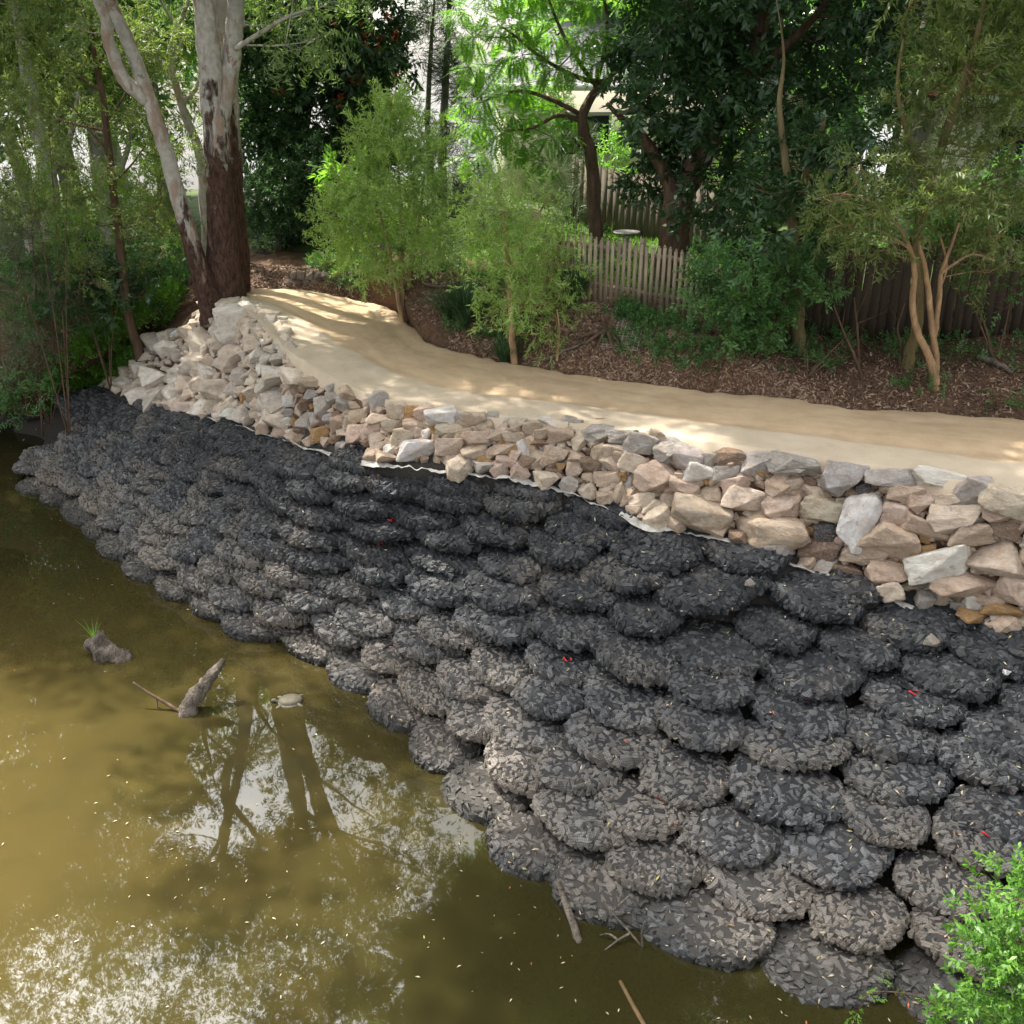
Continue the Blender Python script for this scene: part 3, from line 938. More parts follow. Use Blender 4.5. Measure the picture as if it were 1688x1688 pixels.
tag(link('geotextile_strip', gme), 'white geotextile edge peeping out between the black bags and the stone wall', 'fabric')

# ------------------------------------------------------------------ foliage
def leaf_mat(name, c1, c2, c3, tr=.35, rough=.45, spec=.35):
    a = N(name)
    r = a.n('Attribute', attribute_name='rnd').outputs['Fac']
    c = a.mix(a.rng(r, 0, .6), c1, c2)
    c = a.mix(a.rng(r, .72, 1), c, c3)
    d = a.pr(c, rough, None, spec)
    t = a.n('BsdfTranslucent')
    a.l(a.mix(.5, c, (.9, 1.0, .35), 'MULTIPLY'), t.inputs['Color'])
    tm = a.mix(1.0, c, (1.5, 1.7, .8), 'MULTIPLY')
    a.l(tm, t.inputs['Color'])
    m = a.n('MixShader'); m.inputs[0].default_value = tr
    a.l(d, m.inputs[1]); a.l(t.outputs[0], m.inputs[2])
    return a.done(m.outputs[0])


LM = {
    'melaleuca': leaf_mat('melaleuca_leaf', (.17, .25, .07), (.28, .38, .12), (.44, .54, .22), .45),
    'greymel': leaf_mat('grey_melaleuca_leaf', (.09, .125, .04), (.16, .20, .065), (.28, .29, .16), .45),
    'gum': leaf_mat('gum_leaf', (.08, .13, .045), (.14, .20, .075), (.25, .30, .14), .45),
    'dark': leaf_mat('dark_glossy_leaf', (.024, .058, .022), (.045, .095, .034), (.09, .155, .06), .28, .34, .45),
    'jaca': leaf_mat('feathery_leaf', (.09, .19, .025), (.15, .29, .04), (.26, .42, .07), .5),
    'pine': leaf_mat('needle_leaf', (.03, .05, .025), (.055, .08, .04), (.10, .12, .06), .3),
    'dull': leaf_mat('dull_needle_leaf', (.055, .07, .042), (.10, .12, .07), (.17, .18, .11), .35),
    'shrub': leaf_mat('shrub_leaf', (.05, .12, .038), (.095, .20, .065), (.19, .31, .11), .4),
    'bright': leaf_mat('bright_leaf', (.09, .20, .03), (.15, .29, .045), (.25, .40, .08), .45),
    'far': leaf_mat('far_leaf', (.12, .18, .045), (.21, .29, .07), (.36, .42, .12), .5),
    'vine': leaf_mat('vine_leaf', (.055, .14, .02), (.10, .22, .03), (.18, .32, .06), .35),
    'strap': leaf_mat('strap_leaf', (.03, .07, .03), (.055, .11, .05), (.12, .18, .09), .3),
}


def T_leaf(L, W, fold=.15):
    return np.array([(0, 0, 0), (W / 2, L * .42, fold * W), (0, L, 0), (-W / 2, L * .42, fold * W)])


def template(kind, gr, ls=1.0):
    out = []
    def put(lf, pos, yaw, pitch, roll=0):
        M = np.array(Matrix.Rotation(yaw, 3, 'Z') @ Matrix.Rotation(pitch, 3, 'X') @ Matrix.Rotation(roll, 3, 'Y'))
        out.append(lf @ M.T + pos)
    # twig grows along +Y, Z is up
    if kind == 'fine':
        for i in range(22):
            t = i / 22
            put(T_leaf(.10 * ls, .023 * ls), np.array((gr.normal() * .01, .38 * t, gr.normal() * .01)), gr.uniform(-1.2, 1.2), gr.uniform(-1, .9), gr.uniform(-1, 1))
    elif kind == 'gumleaf':
        for i in range(12):
            t = i / 12
            put(T_leaf(.17 * ls, .03 * ls), np.array((gr.normal() * .03, .42 * t, 0)), gr.uniform(-2.5, 2.5), gr.uniform(-1.5, -.5), gr.uniform(-1.2, 1.2))
    elif kind == 'broad':
        for i in range(11):
            t = i / 11
            put(T_leaf(.15 * ls, .058 * ls, .25), np.array((0, .30 * t, 0)), (1 if i % 2 else -1) * gr.uniform(.3, 1.4), gr.uniform(-.9, .35), gr.uniform(-.5, .5))
    elif kind == 'feather':
        for i in range(13):
            t = i / 13
            sz = .13 * math.sin(math.pi * (.12 + .85 * t)) * ls
            for s in (-1, 1):
                put(T_leaf(sz, .034 * ls, .1), np.array((0, .46 * t, -.10 * t * t)), s * 1.15, gr.uniform(-.35, 0), gr.uniform(-.2, .2))
    elif kind == 'needle':
        for i in range(16):
            put(T_leaf(gr.uniform(.2, .4) * ls, .015 * ls), np.array((gr.normal() * .05, .3 * i / 16, 0)), gr.uniform(-3, 3), gr.uniform(-1.5, -.7), gr.uniform(-1, 1))
    elif kind == 'small':
        for i in range(15):
            t = i / 15
            put(T_leaf(.075 * ls, .034 * ls, .25), np.array((gr.normal() * .02, .26 * t, gr.normal() * .02)), (1 if i % 2 else -1) * gr.uniform(.2, 1.5), gr.uniform(-.7, .6), gr.uniform(-.6, .6))
    return np.array(out)       # (k,4,3)


TPL = {}
for kd in ('fine', 'gumleaf', 'broad', 'feather', 'needle', 'small'):
    gr = np.random.default_rng(11)
    TPL[kd] = [template(kd, gr) for _ in range(5)]


def sprays(kind, P, D, S, gr, flat=0.0):
    """P positions, D directions, S scales -> V, F, rnd for leaf quads"""
    n = len(P)
    D = D / (np.linalg.norm(D, axis=1)[:, None] + 1e-9)
    up = np.tile(np.array((0, 0, 1.0)), (n, 1)) + gr.standard_normal((n, 3)) * (.5 * (1 - flat))
    X = np.cross(D, up); X /= np.linalg.norm(X, axis=1)[:, None] + 1e-9
    Z = np.cross(X, D)
    M = np.stack([X, D, Z], 1)              # rows
    Vs, rs = [], []
    which = gr.integers(0, 5, n)
    for t in range(5):
        m = which == t
        if not m.any(): continue
        tp = TPL[kind][t]
        k = len(tp)
        q = np.einsum('kvi,nij->nkvj', tp, M[m]) * S[m][:, None, None, None] + P[m][:, None, None, :]
        Vs.append(q.reshape(-1, 3))
        base = gr.random(m.sum())[:, None] * .65 + gr.random((m.sum(), k)) * .35
        rs.append(base.ravel())
    V = np.concatenate(Vs)
    F = np.arange(len(V)).reshape(-1, 4)
    return V, F, np.concatenate(rs)


def crown_mesh(name, clumps, kind, mat, dens, gr, ls=1.0, droop=-.1, flat=0.0, shell=.5):
    """clumps: list of (centre, (rx,ry,rz)); dens: sprays per square metre of clump silhouette"""
    Ps, Ds = [], []
    for (c, r) in clumps:
        r = np.array(r)
        n = int(dens * math.pi * (r[0] * r[1] * r[2]) ** (2 / 3))
        d = gr.standard_normal((n, 3)); d /= np.linalg.norm(d, axis=1)[:, None]
        rr = gr.random(n) ** shell
        lump = 1 + .22 * np.sin(d[:, 0] * 5 + c[0] * 3) * np.cos(d[:, 2] * 4 + c[2] * 2)
        P = np.array(c) + d * r * (rr * lump)[:, None]
        Ps.append(P)
        Ds.append(d * 1.0 + gr.standard_normal((n, 3)) * .45 + np.array((0, 0, droop)))
    P = np.concatenate(Ps); D = np.concatenate(Ds)
    S = gr.uniform(.7, 1.25, len(P)) * ls
    V, F, r_ = sprays(kind, P, D, S, gr, flat)
    return mesh_np(name, V, F, [mat], False, fattr=r_)


bark_brown = simple('brown_bark', (.13, .085, .055), .9, .45, 9, .9, .03, .15, (1, 1, .25))
bark_pale = simple('papery_bark', (.34, .22, .12), .85, .4, 10, .6, .015, .2, (1, 1, .3))
bark_dark = simple('dark_bark', (.07, .052, .04), .9, .4, 10, .8, .02, .15, (1, 1, .3))
bark_grey = simple('grey_bark', (.22, .20, .17), .85, .35, 8, .5, .015, .2, (1, 1, .3))


def gum_bark(name, z0, z1, seed=0.):
    """smooth pale bark above, rough red-brown stocking below, peeling strips between"""
    a = N(name)
    p = a.pos()
    sx = a.n('SeparateXYZ'); a.l(p, sx.inputs[0])
    vm = a.mapping(p, (1, 1, .28))
    n1 = a.noise(vm, 4.5, 5, .6, dist=.3); n2 = a.noise(p, 9, 5); n3 = a.noise(vm, 22, 5, .7); n4 = a.noise(p, 1.1, 3)
    n6 = a.noise(a.mapping(p, (1, 1, .45)), 2.4, 6, .7, dist=.8)
    pale = a.mix(a.rng(n2, .35, .65), (.34, .315, .27), (.50, .47, .41))
    pale = a.mix(a.rng(n4, .4, .65, 0, .55), pale, (.27, .25, .215))
    pale = a.mix(a.rng(n1, .55, .62, 0, .7), pale, (.27, .17, .115))
    rough = a.mix(a.rng(n3, .35, .65), (.028, .016, .012), (.155, .082, .056))
    pale = a.mix(a.rng(a.math('ADD', n6, a.math('MULTIPLY', sx.outputs['Z'], -.012)), .50, .55, 0, .8), pale, (.20, .105, .07))
    rough = a.mix(a.rng(n2, .6, .72, 0, .5), rough, (.17, .12, .095))
    strip = a.math('ADD', sx.outputs['Z'], a.math('MULTIPLY', a.math('SUBTRACT', n1, .5), (z1 - z0) * 2.6))
    strip = a.math('ADD', strip, a.math('MULTIPLY', a.math('SUBTRACT', n6, .5), (z1 - z0) * 2.4))
    f = a.rng(strip, z0 + (z1 - z0) * .38, z0 + (z1 - z0) * .62)
    c = a.mix(f, rough, pale)
    h = a.math('MULTIPLY', n3, a.rng(f, 0, 1, 1.2, .15))
    return a.done(a.pr(c, .8, a.bump(h, 1.0, .09), .25))


def tube_px(b, pts, y, rad, n=None, ns=10, wob=.03, seed=0, dy=0.0):
    """a limb traced through photo pixels on the plane y metres ahead (dy: extra depth gained along it)"""
    m = len(pts)
    P = np.array([at(u, v, y + dy * i / (m - 1)) for i, (u, v) in enumerate(pts)])
    n = n or m * 5
    Q = spl(P, n)
    r = np.interp(np.linspace(0, 1, n), np.linspace(0, 1, len(rad)), rad)
    g2 = np.random.default_rng(seed + 5)
    Q[1:-1] += g2.standard_normal((n - 2, 3)) * np.minimum(r[1:-1, None] * .06, .015)
    b.tube(Q, r, ns, wob, seed)
    return Q


def branches(b, gr, anchors, clumps, r0=.05, twigs=3):
    A = [np.array(q) for q in anchors]
    W = [0.0] * len(A)
    todo = [np.array(c) for c, r in clumps]
    rad = [np.array(r) for c, r in clumps]
    A0 = np.array(A)
    order = sorted(range(len(todo)), key=lambda i: np.min(np.linalg.norm(A0 - todo[i], axis=1)))
    for i in order:
        c, r = todo[i], rad[i]
        AA = np.array(A)
        d = np.linalg.norm(AA - c, axis=1) + np.clip(AA[:, 2] - c[2], 0, 9) * 1.5 + np.array(W)
        k = int(np.argmin(d))
        s = AA[k]
        L = np.linalg.norm(c - s)
        gen = 0 if k < len(A0) else 1
        rb = r0 * (.4 + .22 * L ** .5) * (1 if gen == 0 else .5)
        mid = (s * .55 + c * .45) + np.array((0, 0, -.06 * L)) + gr.standard_normal(3) * .07 * L
        P = spl([s, mid, (mid + c) / 2 + gr.standard_normal(3) * .04 * L, c], 9)
        b.tube(P, np.linspace(rb, r0 * .22, 9), 6, .03)
        for q in P[2:]:
            A.append(q); W.append(.35)
        for t in range(twigs):
            e = c + gr.standard_normal(3) * r * .55
            s2 = P[gr.integers(4, 9)]
            b.tube(spl([s2, (s2 + e) / 2 + gr.standard_normal(3) * .08, e], 5), np.linspace(r0 * .22, r0 * .07, 5), 5)


def clump_cloud(gr, centre, rad, n, cr, shell=.35, squash=.8):
    """n clumps spread through an ellipsoid"""
    out = []
    for i in range(n):
        d = gr.standard_normal(3); d /= np.linalg.norm(d)
        q = np.array(centre) + d * np.array(rad) * gr.random() ** shell
        s = cr * gr.uniform(.7, 1.3)
        out.append((q, (s, s, s * squash)))
    return out


def px_clumps(gr, L, y, depth=1.0):
    """clumps given as (u, v, radius_px, squash) on the plane y, jittered in depth"""
    out = []
    for t in L:
        u, v, rp = t[:3]
        sq = t[3] if len(t) > 3 else .8
        yy = y + gr.uniform(-depth, depth)
        c = at(u, v, yy)
        s = rp * math.hypot(yy, CAMZ - c[2]) / FPX
        out.append((c, (s, s, s * sq)))
    return out


def tree(name, label, base, trunk_fn, bark, clumps, kind, lm, dens, seed, ls=1.0, droop=-.1, r0=.05, flat=0, shell=.5, cat='tree', group=None, twigs=3, extra=None, trunk_name='trunk'):
    gr = np.random.default_rng(seed)
    root = empty(name, tuple(base))
    b = MB()
    anchors = trunk_fn(b, gr)
    branches(b, gr, anchors, clumps, r0, twigs)
    t = link(trunk_name, b.me(trunk_name, bark, True), root)
    t.data.transform(Matrix.Translation(-Vector(base)))
    cm = crown_mesh('crown', clumps, kind, LM[lm], dens, gr, ls, droop, flat, shell)
    cm.transform(Matrix.Translation(-Vector(base)))
    link('crown', cm, root)
    tag(root, label, cat, group)
    if extra: extra(root, gr)
    return root


def copy_tree(o, loc, rz, s=1.0, label=None):
    c = o.copy(); COL.objects.link(c)
    c.location = loc; c.rotation_euler = (0, 0, rz); c.scale = (s, s, s * random.uniform(.9, 1.1))
    for ch in o.children:
        d = ch.copy(); COL.objects.link(d); d.parent = c
    if label: c['label'] = label
    return c


RG = np.random.default_rng(42)
# --- big gum beside the path head
yb = g(376, 503).y + .25
def tr(b, gr):
    Q = tube_px(b, [(376, 520), (374, 490), (368, 400), (362, 300), (354, 200), (346, 100), (338, 0), (330, -150), (318, -330), (300, -520)], yb, [.52, .39, .31, .25, .24, .225, .22, .18, .13, .07], ns=18, wob=.035, seed=1)
    Q2 = tube_px(b, [(360, 235), (368, 180), (379, 120), (386, 60), (389, 0), (398, -120), (425, -300), (440, -450)], yb - .1, [.12, .15, .165, .16, .15, .13, .1, .05], ns=12, seed=2, dy=.6)
    Q3 = tube_px(b, [(395, 500), (390, 400), (384, 300), (378, 150), (372, 20), (370, -150), (360, -380)], yb + .55, [.26, .22, .19, .175, .16, .12, .06], ns=12, seed=3, dy=.5)
    tube_px(b, [(388, 80), (420, 60), (470, 30), (520, 10)], yb, [.05, .04, .03, .015], ns=6, dy=-1)
    A = list(Q[-22:]) + list(Q2[-18:]) + list(Q3[-14:])
    for s_, e, r in (((330, -150), (180, -330), .1), ((338, -60), (520, -220), .09), ((398, -120), (560, -330), .09), ((318, -330), (200, -520), .08), ((340, -200), (470, -420), .09)):
        q = tube_px(b, [s_, ((s_[0] * .6 + e[0] * .4), (s_[1] * .45 + e[1] * .55)), e], yb, [r, r * .7, r * .3], ns=7, dy=gr.uniform(-2, 2), wob=.03)
        A += list(q[-6:])
    return A
cl = px_clumps(RG, [(480, 30, 45), (530, 60, 40), (440, -20, 60), (560, -30, 60), (500, -100, 70), (420, -120, 60), (600, -150, 70), (300, -80, 50), (240, -150, 70), (330, -200, 80), (450, -230, 90), (560, -280, 90), (200, -280, 90), (300, -360, 100), (420, -380, 100), (520, -430, 90), (220, -470, 90), (340, -540, 110), (450, -560, 90), (110, -380, 80), (640, -420, 90), (650, -260, 70), (420, -660, 110), (260, -640, 100), (530, 100, 30), (470, 75, 30)], yb, 2.4)
gum1 = tree('gum_tree', 'thick-trunked gum with white upper bark and dark red-brown stocking beside the boulder mound', g(376, 505), tr, gum_bark('gum_bark', 5.3, 8.0), cl + clump_cloud(RG, (-6.0, 15.6, 15.5), (6.4, 4.4, 4.2), 74, 1.0, .5) + clump_cloud(RG, (-8.2, 19.5, 12.2), (5.0, 2.4, 2.4), 15, .9, .5), 'gumleaf', 'gum', 48, 21, 1.0, -.8, .03, twigs=4)

# --- leaning gum just left of it
yl = yb - .35
def tr(b, gr):
    Q = tube_px(b, [(352, 530), (345, 490), (325, 430), (300, 345), (276, 260), (248, 170), (215, 80), (180, 0), (140, -110), (90, -260), (60, -420)], yl, [.28, .23, .18, .15, .14, .13, .12, .11, .10, .08, .05], ns=16, wob=.03, seed=4)
    Q2 = tube_px(b, [(243, 165), (205, 130), (180, 70), (170, 20), (120, -70), (60, -150)], yl, [.13, .12, .11, .09, .07, .04], ns=10, dy=-1, seed=5)
    A = list(Q[-26:]) + list(Q2[-12:])
    for s_, e, r in (((180, 0), (290, -170), .09), ((140, -110), (0, -240), .09), ((120, -180), (190, -350), .08), ((90, -260), (-60, -350), .07)):
        q = tube_px(b, [s_, ((s_[0] * .6 + e[0] * .4), (s_[1] * .45 + e[1] * .55)), e], yl, [r, r * .7, r * .3], ns=7, dy=gr.uniform(-2, 2), wob=.03)
        A += list(q[-6:])
    return A
cl = px_clumps(RG, [(290, -150, 70), (190, -220, 80), (90, -180, 80), (0, -230, 80), (-60, -330, 90), (60, -380, 100), (180, -370, 100), (300, -300, 70), (-30, -480, 110), (120, -520, 110), (-140, -420, 100), (250, -500, 80), (60, -90, 55), (140, -40, 45), (110, 45, 40), (-20, -130, 60), (60, -640, 110), (-130, -600, 100)], yl, 2.2)
tree('gum_tree', 'leaning pale gum trunk crossing left behind the thin brown tree', g(350, 508), tr, gum_bark('leaning_gum_bark', 4.3, 6.0), cl + clump_cloud(RG, (-15, 21.5, 14), (4.6, 4.0, 4.8), 50, 1.1, .5) + clump_cloud(RG, (-14, 20, 12), (4.4, 2.4, 2.4), 24, .95, .5), 'gumleaf', 'gum', 44, 22, 1.0, -.8, .03, twigs=4)

# --- slender branching gum between the two
def tr(b, gr):
    Q = tube_px(b, [(345, 470), (340, 380), (335, 310), (328, 250), (305, 190), (290, 140), (280, 90), (300, 30), (330, -60)], 22.3, [.14, .12, .11, .1, .09, .08, .07, .05, .03], ns=9, seed=6)
    q1 = tube_px(b, [(300, 170), (320, 150), (335, 110), (345, 60), (330, 0)], 22.3, [.06, .05, .04, .03, .02], ns=7)
    q2 = tube_px(b, [(288, 130), (262, 100), (235, 70), (215, 60)], 22.3, [.06, .05, .035, .02], ns=7)
    q3 = tube_px(b, [(284, 100), (300, 60), (270, 10), (255, -40)], 22.3, [.05, .04, .03, .02], ns=7)
    return list(Q[-15:]) + list(q1[-6:]) + list(q2[-5:]) + list(q3[-5:])
cl = px_clumps(RG, [(250, 30, 35), (310, 10, 35), (290, -40, 40), (220, 90, 28), (345, 40, 26), (240, -30, 40), (300, 230, 24), (330, 170, 24)], 22.3, .8)
tree('gum_tree', 'slender crooked pale gum seen between the two big trunks', g(345, 470), tr, gum_bark('slender_gum_bark', 3.0, 4.0), cl, 'gumleaf', 'gum', 34, 23, .9, -.8, .03)

# --- thin brown tree in front of the left bank
p0 = g(232, 603)
yt = p0.y
def tr(b, gr):
    Q = tube_px(b, [(236, 612), (228, 575), (212, 520), (201, 440), (193, 360), (184, 290), (176, 220), (168, 150), (155, 90), (150, 20), (140, -60)], yt, [.13, .115, .10, .095, .09, .085, .075, .065, .05, .035, .015], ns=9, seed=7)
    A = list(Q[-40:])
    for s_, e in (((192, 350), (130, 300)), ((186, 300), (240, 240)), ((180, 250), (110, 160)), ((176, 200), (230, 110)), ((168, 150), (80, 80)), ((160, 110), (200, 20)), ((176, 215), (60, 180)), ((195, 380), (260, 340))):
        q = tube_px(b, [s_, ((s_[0] + e[0]) / 2, (s_[1] + e[1]) / 2 + 6), e], yt, [.035, .022, .01], ns=6, dy=gr.uniform(-.8, .8))
        A += list(q[-6:])
    return A
cl = px_clumps(RG, [(120, 200, 40), (70, 240, 38), (150, 290, 36), (100, 330, 34), (230, 200, 34), (260, 150, 36), (220, 90, 40), (150, 60, 40), (90, 100, 42), (40, 150, 40), (30, 60, 45), (240, 340, 36), (280, 390, 32), (210, 420, 34), (160, 370, 32), (110, 410, 32), (270, 300, 30), (190, 10, 40), (260, 60, 40), (120, 0, 45), (60, 10, 40), (60, 400, 30), (220, 460, 26), (100, 480, 28), (300, 250, 26), (140, 450, 28)], yt, 1.3)
tree('wattle_tree', 'thin brown-stemmed tree with wispy olive foliage rising from the edge of the ground cover', p0, tr, bark_brown, cl, 'fine', 'greymel', 95, 24, .95, -.3, .025, twigs=4)

# --- far pale gums at the left edge
for k, (u0, pts, lab) in enumerate(((78, [(85, 420), (80, 300), (62, 200), (42, 110), (30, 40), (10, -60)], 'leftmost pale gum trunk behind wispy foliage'), (60, [(60, 430), (48, 330), (20, 240), (-8, 200), (-30, 100)], 'grey gum limb leaning out past the left edge'), (168, [(185, 420), (172, 330), (160, 230), (138, 120), (120, 20), (110, -80)], 'narrow grey gum behind the thin brown tree'))):
    yy = 25.5 + k * 1.2
    def tr(b, gr, pts=pts, yy=yy):
        Q = tube_px(b, pts, yy, [.24, .22, .19, .15, .1, .05], ns=10, seed=9 + k)
        q = tube_px(b, [pts[1], (pts[1][0] + 34, pts[1][1] - 70), (pts[1][0] + 50, pts[1][1] - 150)], yy, [.1, .08, .04], ns=7)
        return list(Q[-14:]) + list(q[-6:])
    cu, cv = pts[3]
    cl = px_clumps(RG, [(cu + RG.uniform(-110, 110), cv + RG.uniform(-190, 60), RG.uniform(28, 50)) for _ in range(13)], yy, 1.8)
    bp = g(pts[0][0], 455)
    tree('gum_tree', lab, Vector(at(pts[0][0], pts[0][1], yy)) * 1.0, tr, gum_bark('far_gum_bark', -2, -1), cl, 'gumleaf', 'far', 32, 30 + k, 1.15, -.7, .04)

# --- dark red-flowering tree
def flowers(root, gr):
    m = simple('red_blossom', (.6, .06, .02), .6, .2)
    for (u, v) in ((625, 75), (612, 85), (640, 30), (655, 120), (560, 165), (465, 245), (545, 30), (600, 60), (650, 60), (590, 130), (460, 150)):
        c = at(u, v, 24.2)
        P = np.tile(c, (8, 1)) + gr.standard_normal((8, 3)) * .07
        V, F, r_ = sprays('small', P, gr.standard_normal((8, 3)), np.full(8, .4), gr)
        me = mesh_np('blossom', V, F, [m])
        me.transform(Matrix.Translation(-root.location))
        link('blossom', me, root)
def tr(b, gr):
    Q = tube_px(b, [(480, 455), (482, 380), (490, 280), (500, 180), (510, 60), (515, -80)], 26, [.3, .27, .24, .2, .14, .06], ns=10, seed=12)
    return list(Q[6:])
cl = px_clumps(RG, [(430 + RG.uniform(-25, 200), RG.uniform(-160, 300), RG.uniform(34, 56)) for _ in range(52)] + [(640, 40, 40), (650, 110, 34), (630, 170, 34), (620, -40, 50), (540, 340, 36), (480, 370, 40), (420, 330, 34), (430, 400, 30)], 26, 1.9)
tree('flame_tree', 'tall dense near-black tree dotted with red blossoms behind the main gum', at(480, 455, 26), tr, bark_dark, cl, 'broad', 'dark', 62, 25, 1.2, -.2, .04, extra=flowers)
# dark spiky tree low against the gum
cl = px_clumps(RG, [(425, 330, 40), (460, 300, 36), (490, 340, 40), (440, 370, 36), (480, 390, 34), (520, 300, 34), (510, 260, 30), (465, 350, 30), (415, 300, 26)], 23.2, .8)
def tr(b, gr):
    return list(tube_px(b, [(458, 470), (460, 420), (462, 350), (468, 280)], 23.2, [.1, .09, .06, .03], ns=8))
tree('pine_sapling', 'dark blue-green bushy sapling right of the main gum trunk', g(458, 466), tr, bark_dark, cl, 'fine', 'dark', 95, 26, 1.1, .1, .03)

# --- first melaleuca (bigger, left)
p0 = g(660, 535); ym = p0.y
def tr(b, gr):
    A = []
    for k, pts in enumerate(([(664, 540), (658, 500), (650, 460), (638, 400), (620, 330)], [(662, 540), (664, 500), (662, 440), (660, 330), (652, 220)], [(666, 538), (674, 500), (676, 450), (690, 370), (700, 280)])):
        A += list(tube_px(b, pts, ym + .1 * k, [.06, .05, .045, .03, .012], ns=8, seed=k))[8:]
    return A
cl = px_clumps(RG, [(648, 178, 26), (660, 205, 32), (625, 215, 28), (690, 230, 32), (640, 250, 36), (610, 262, 30), (700, 275, 32), (665, 290, 38), (620, 310, 34), (570, 325, 28), (545, 355, 28), (710, 320, 32), (590, 355, 34), (650, 350, 38), (700, 370, 34), (735, 385, 24), (560, 390, 28), (610, 400, 34), (660, 410, 34), (715, 415, 30), (580, 430, 28), (635, 440, 28), (690, 445, 26), (535, 350, 18), (740, 430, 20), (605, 458, 20), (600, 225, 22), (720, 250, 20), (640, 168, 18), (560, 300, 18)], ym, .85)
tree('melaleuca_tree', 'full light-green melaleuca on three orange stems at the far bend of the path', p0, tr, bark_pale, cl, 'fine', 'melaleuca', 150, 27, 1.0, .15, .012, shell=.4, twigs=4)

# --- second melaleuca (paler, drooping)
p0 = g(848, 603); ym2 = p0.y
def tr(b, gr):
    A = list(tube_px(b, [(849, 606), (844, 560), (842, 520), (838, 440), (832, 380), (822, 320)], ym2, [.065, .055, .05, .04, .03, .012], ns=8))[4:]
    A += list(tube_px(b, [(838, 450), (862, 400), (890, 350), (905, 320)], ym2, [.03, .025, .018, .01], ns=6))
    return A
cl = px_clumps(RG, [(812, 295, 22), (790, 315, 20), (830, 310, 22), (860, 300, 16), (905, 320, 18), (800, 345, 26), (840, 345, 24), (880, 345, 22), (775, 335, 16), (820, 380, 26), (865, 385, 26), (905, 375, 22), (785, 375, 20), (850, 420, 28), (900, 415, 26), (935, 400, 20), (800, 420, 24), (870, 460, 30), (825, 465, 28), (910, 455, 26), (790, 465, 20), (850, 500, 28), (890, 505, 26), (815, 510, 22), (925, 500, 20), (860, 545, 20), (900, 545, 18), (940, 440, 18)], ym2, .7)
tree('melaleuca_tree', 'pale yellow-green weeping melaleuca on a single stem in front of the picket fence', p0, tr, bark_pale, cl, 'fine', 'melaleuca', 130, 28, 1.0, -.25, .011, shell=.4, twigs=5)
p0 = g(918, 592)
def tr(b, gr):
    return list(tube_px(b, [(918, 596), (920, 570), (922, 540), (918, 510)], p0.y, [.03, .022, .018, .01], ns=6))
cl = px_clumps(RG, [(920, 560, 16), (905, 580, 12), (935, 545, 14), (918, 525, 14), (930, 575, 10)], p0.y, .25)
tree('sapling', 'knee-high light-green sapling right of the weeping melaleuca', p0, tr, bark_pale, cl, 'fine', 'melaleuca', 90, 29, .7, .1, .012)

# --- casuarina behind
def tr(b, gr):
    A = list(tube_px(b, [(725, 440), (728, 350), (730, 250), (735, 130), (740, 20), (742, -80)], 27, [.16, .14, .12, .1, .07, .03], ns=8))[5:]
    A += list(tube_px(b, [(712, 300), (705, 200), (710, 90), (716, 0)], 27.3, [.1, .08, .06, .03], ns=7))
    return A
cl = px_clumps(RG, [(725 + RG.uniform(-50, 55), v, RG.uniform(24, 36), 1.2) for v in range(-90, 400, 14)], 27, .8)
tree('casuarina', 'tall narrow grey-green casuarina with hanging needles behind the first melaleuca', at(725, 440, 27), tr, bark_grey, cl, 'needle', 'pine', 30, 31, 1.0, -1.2, .03)

# --- feathery tree over the middle
yj = 21.0
def tr(b, gr):
    A = []
    A += list(tube_px(b, [(985, 440), (980, 340), (975, 260), (960, 200), (975, 160), (1000, 135)], yj, [.16, .15, .13, .11, .09, .07], ns=9))[14:]
    for pts in ([(1000, 135), (960, 130), (900, 100), (850, 60), (820, 40)], [(985, 145), (960, 110), (930, 60), (905, 0), (880, -70)], [(960, 200), (920, 190), (880, 210), (840, 215)], [(1000, 135), (1030, 90), (1050, 40), (1060, -20)], [(960, 190), (900, 160), (850, 150), (790, 170)], [(975, 165), (1000, 60), (990, -40), (970, -130)]):
        A += list(tube_px(b, pts, yj, [.05, .045, .035, .025, .012], ns=7, dy=gr.uniform(-1.2, .6)))[5:]
    return A
cl = px_clumps(RG, [(780, 60, 34, .5), (800, 110, 36, .5), (790, 160, 34, .5), (785, 205, 30, .5), (800, 250, 30, .5), (845, 40, 36, .5), (860, 90, 38, .5), (850, 140, 38, .5), (850, 190, 38, .5), (860, 235, 36, .5), (890, 270, 28, .5), (910, 50, 38, .5), (920, 110, 36, .5), (920, 180, 34, .5), (910, 225, 34, .5), (970, 60, 36, .5), (990, 100, 34, .5), (1030, 60, 34, .5), (960, 0, 40, .5), (880, -20, 40, .5), (1040, -10, 40, .5), (820, -10, 36, .5), (920, -80, 50, .5), (1000, -90, 50, .5), (840, -90, 50, .5), (760, 20, 26, .5), (775, 110, 22, .5), (1050, 110, 26, .5), (830, 215, 30, .5), (900, 140, 30, .5), (770, 260, 18, .5)], yj, 1.3)
tree('jacaranda', 'feathery bright-green jacaranda arching over the middle of the picture', at(985, 440, yj), tr, bark_brown, cl + clump_cloud(RG, (1.5, 20, 15.5), (4.0, 2.6, 4.5), 30, 1.1, .5) + clump_cloud(RG, (-1.8, 18.3, 15), (2.6, 2.4, 2.4), 20, .9, .5), 'feather', 'jaca', 135, 32, .85, -.35, .03, flat=.6, twigs=4)  # last clump cloud is added out of view to shade the path

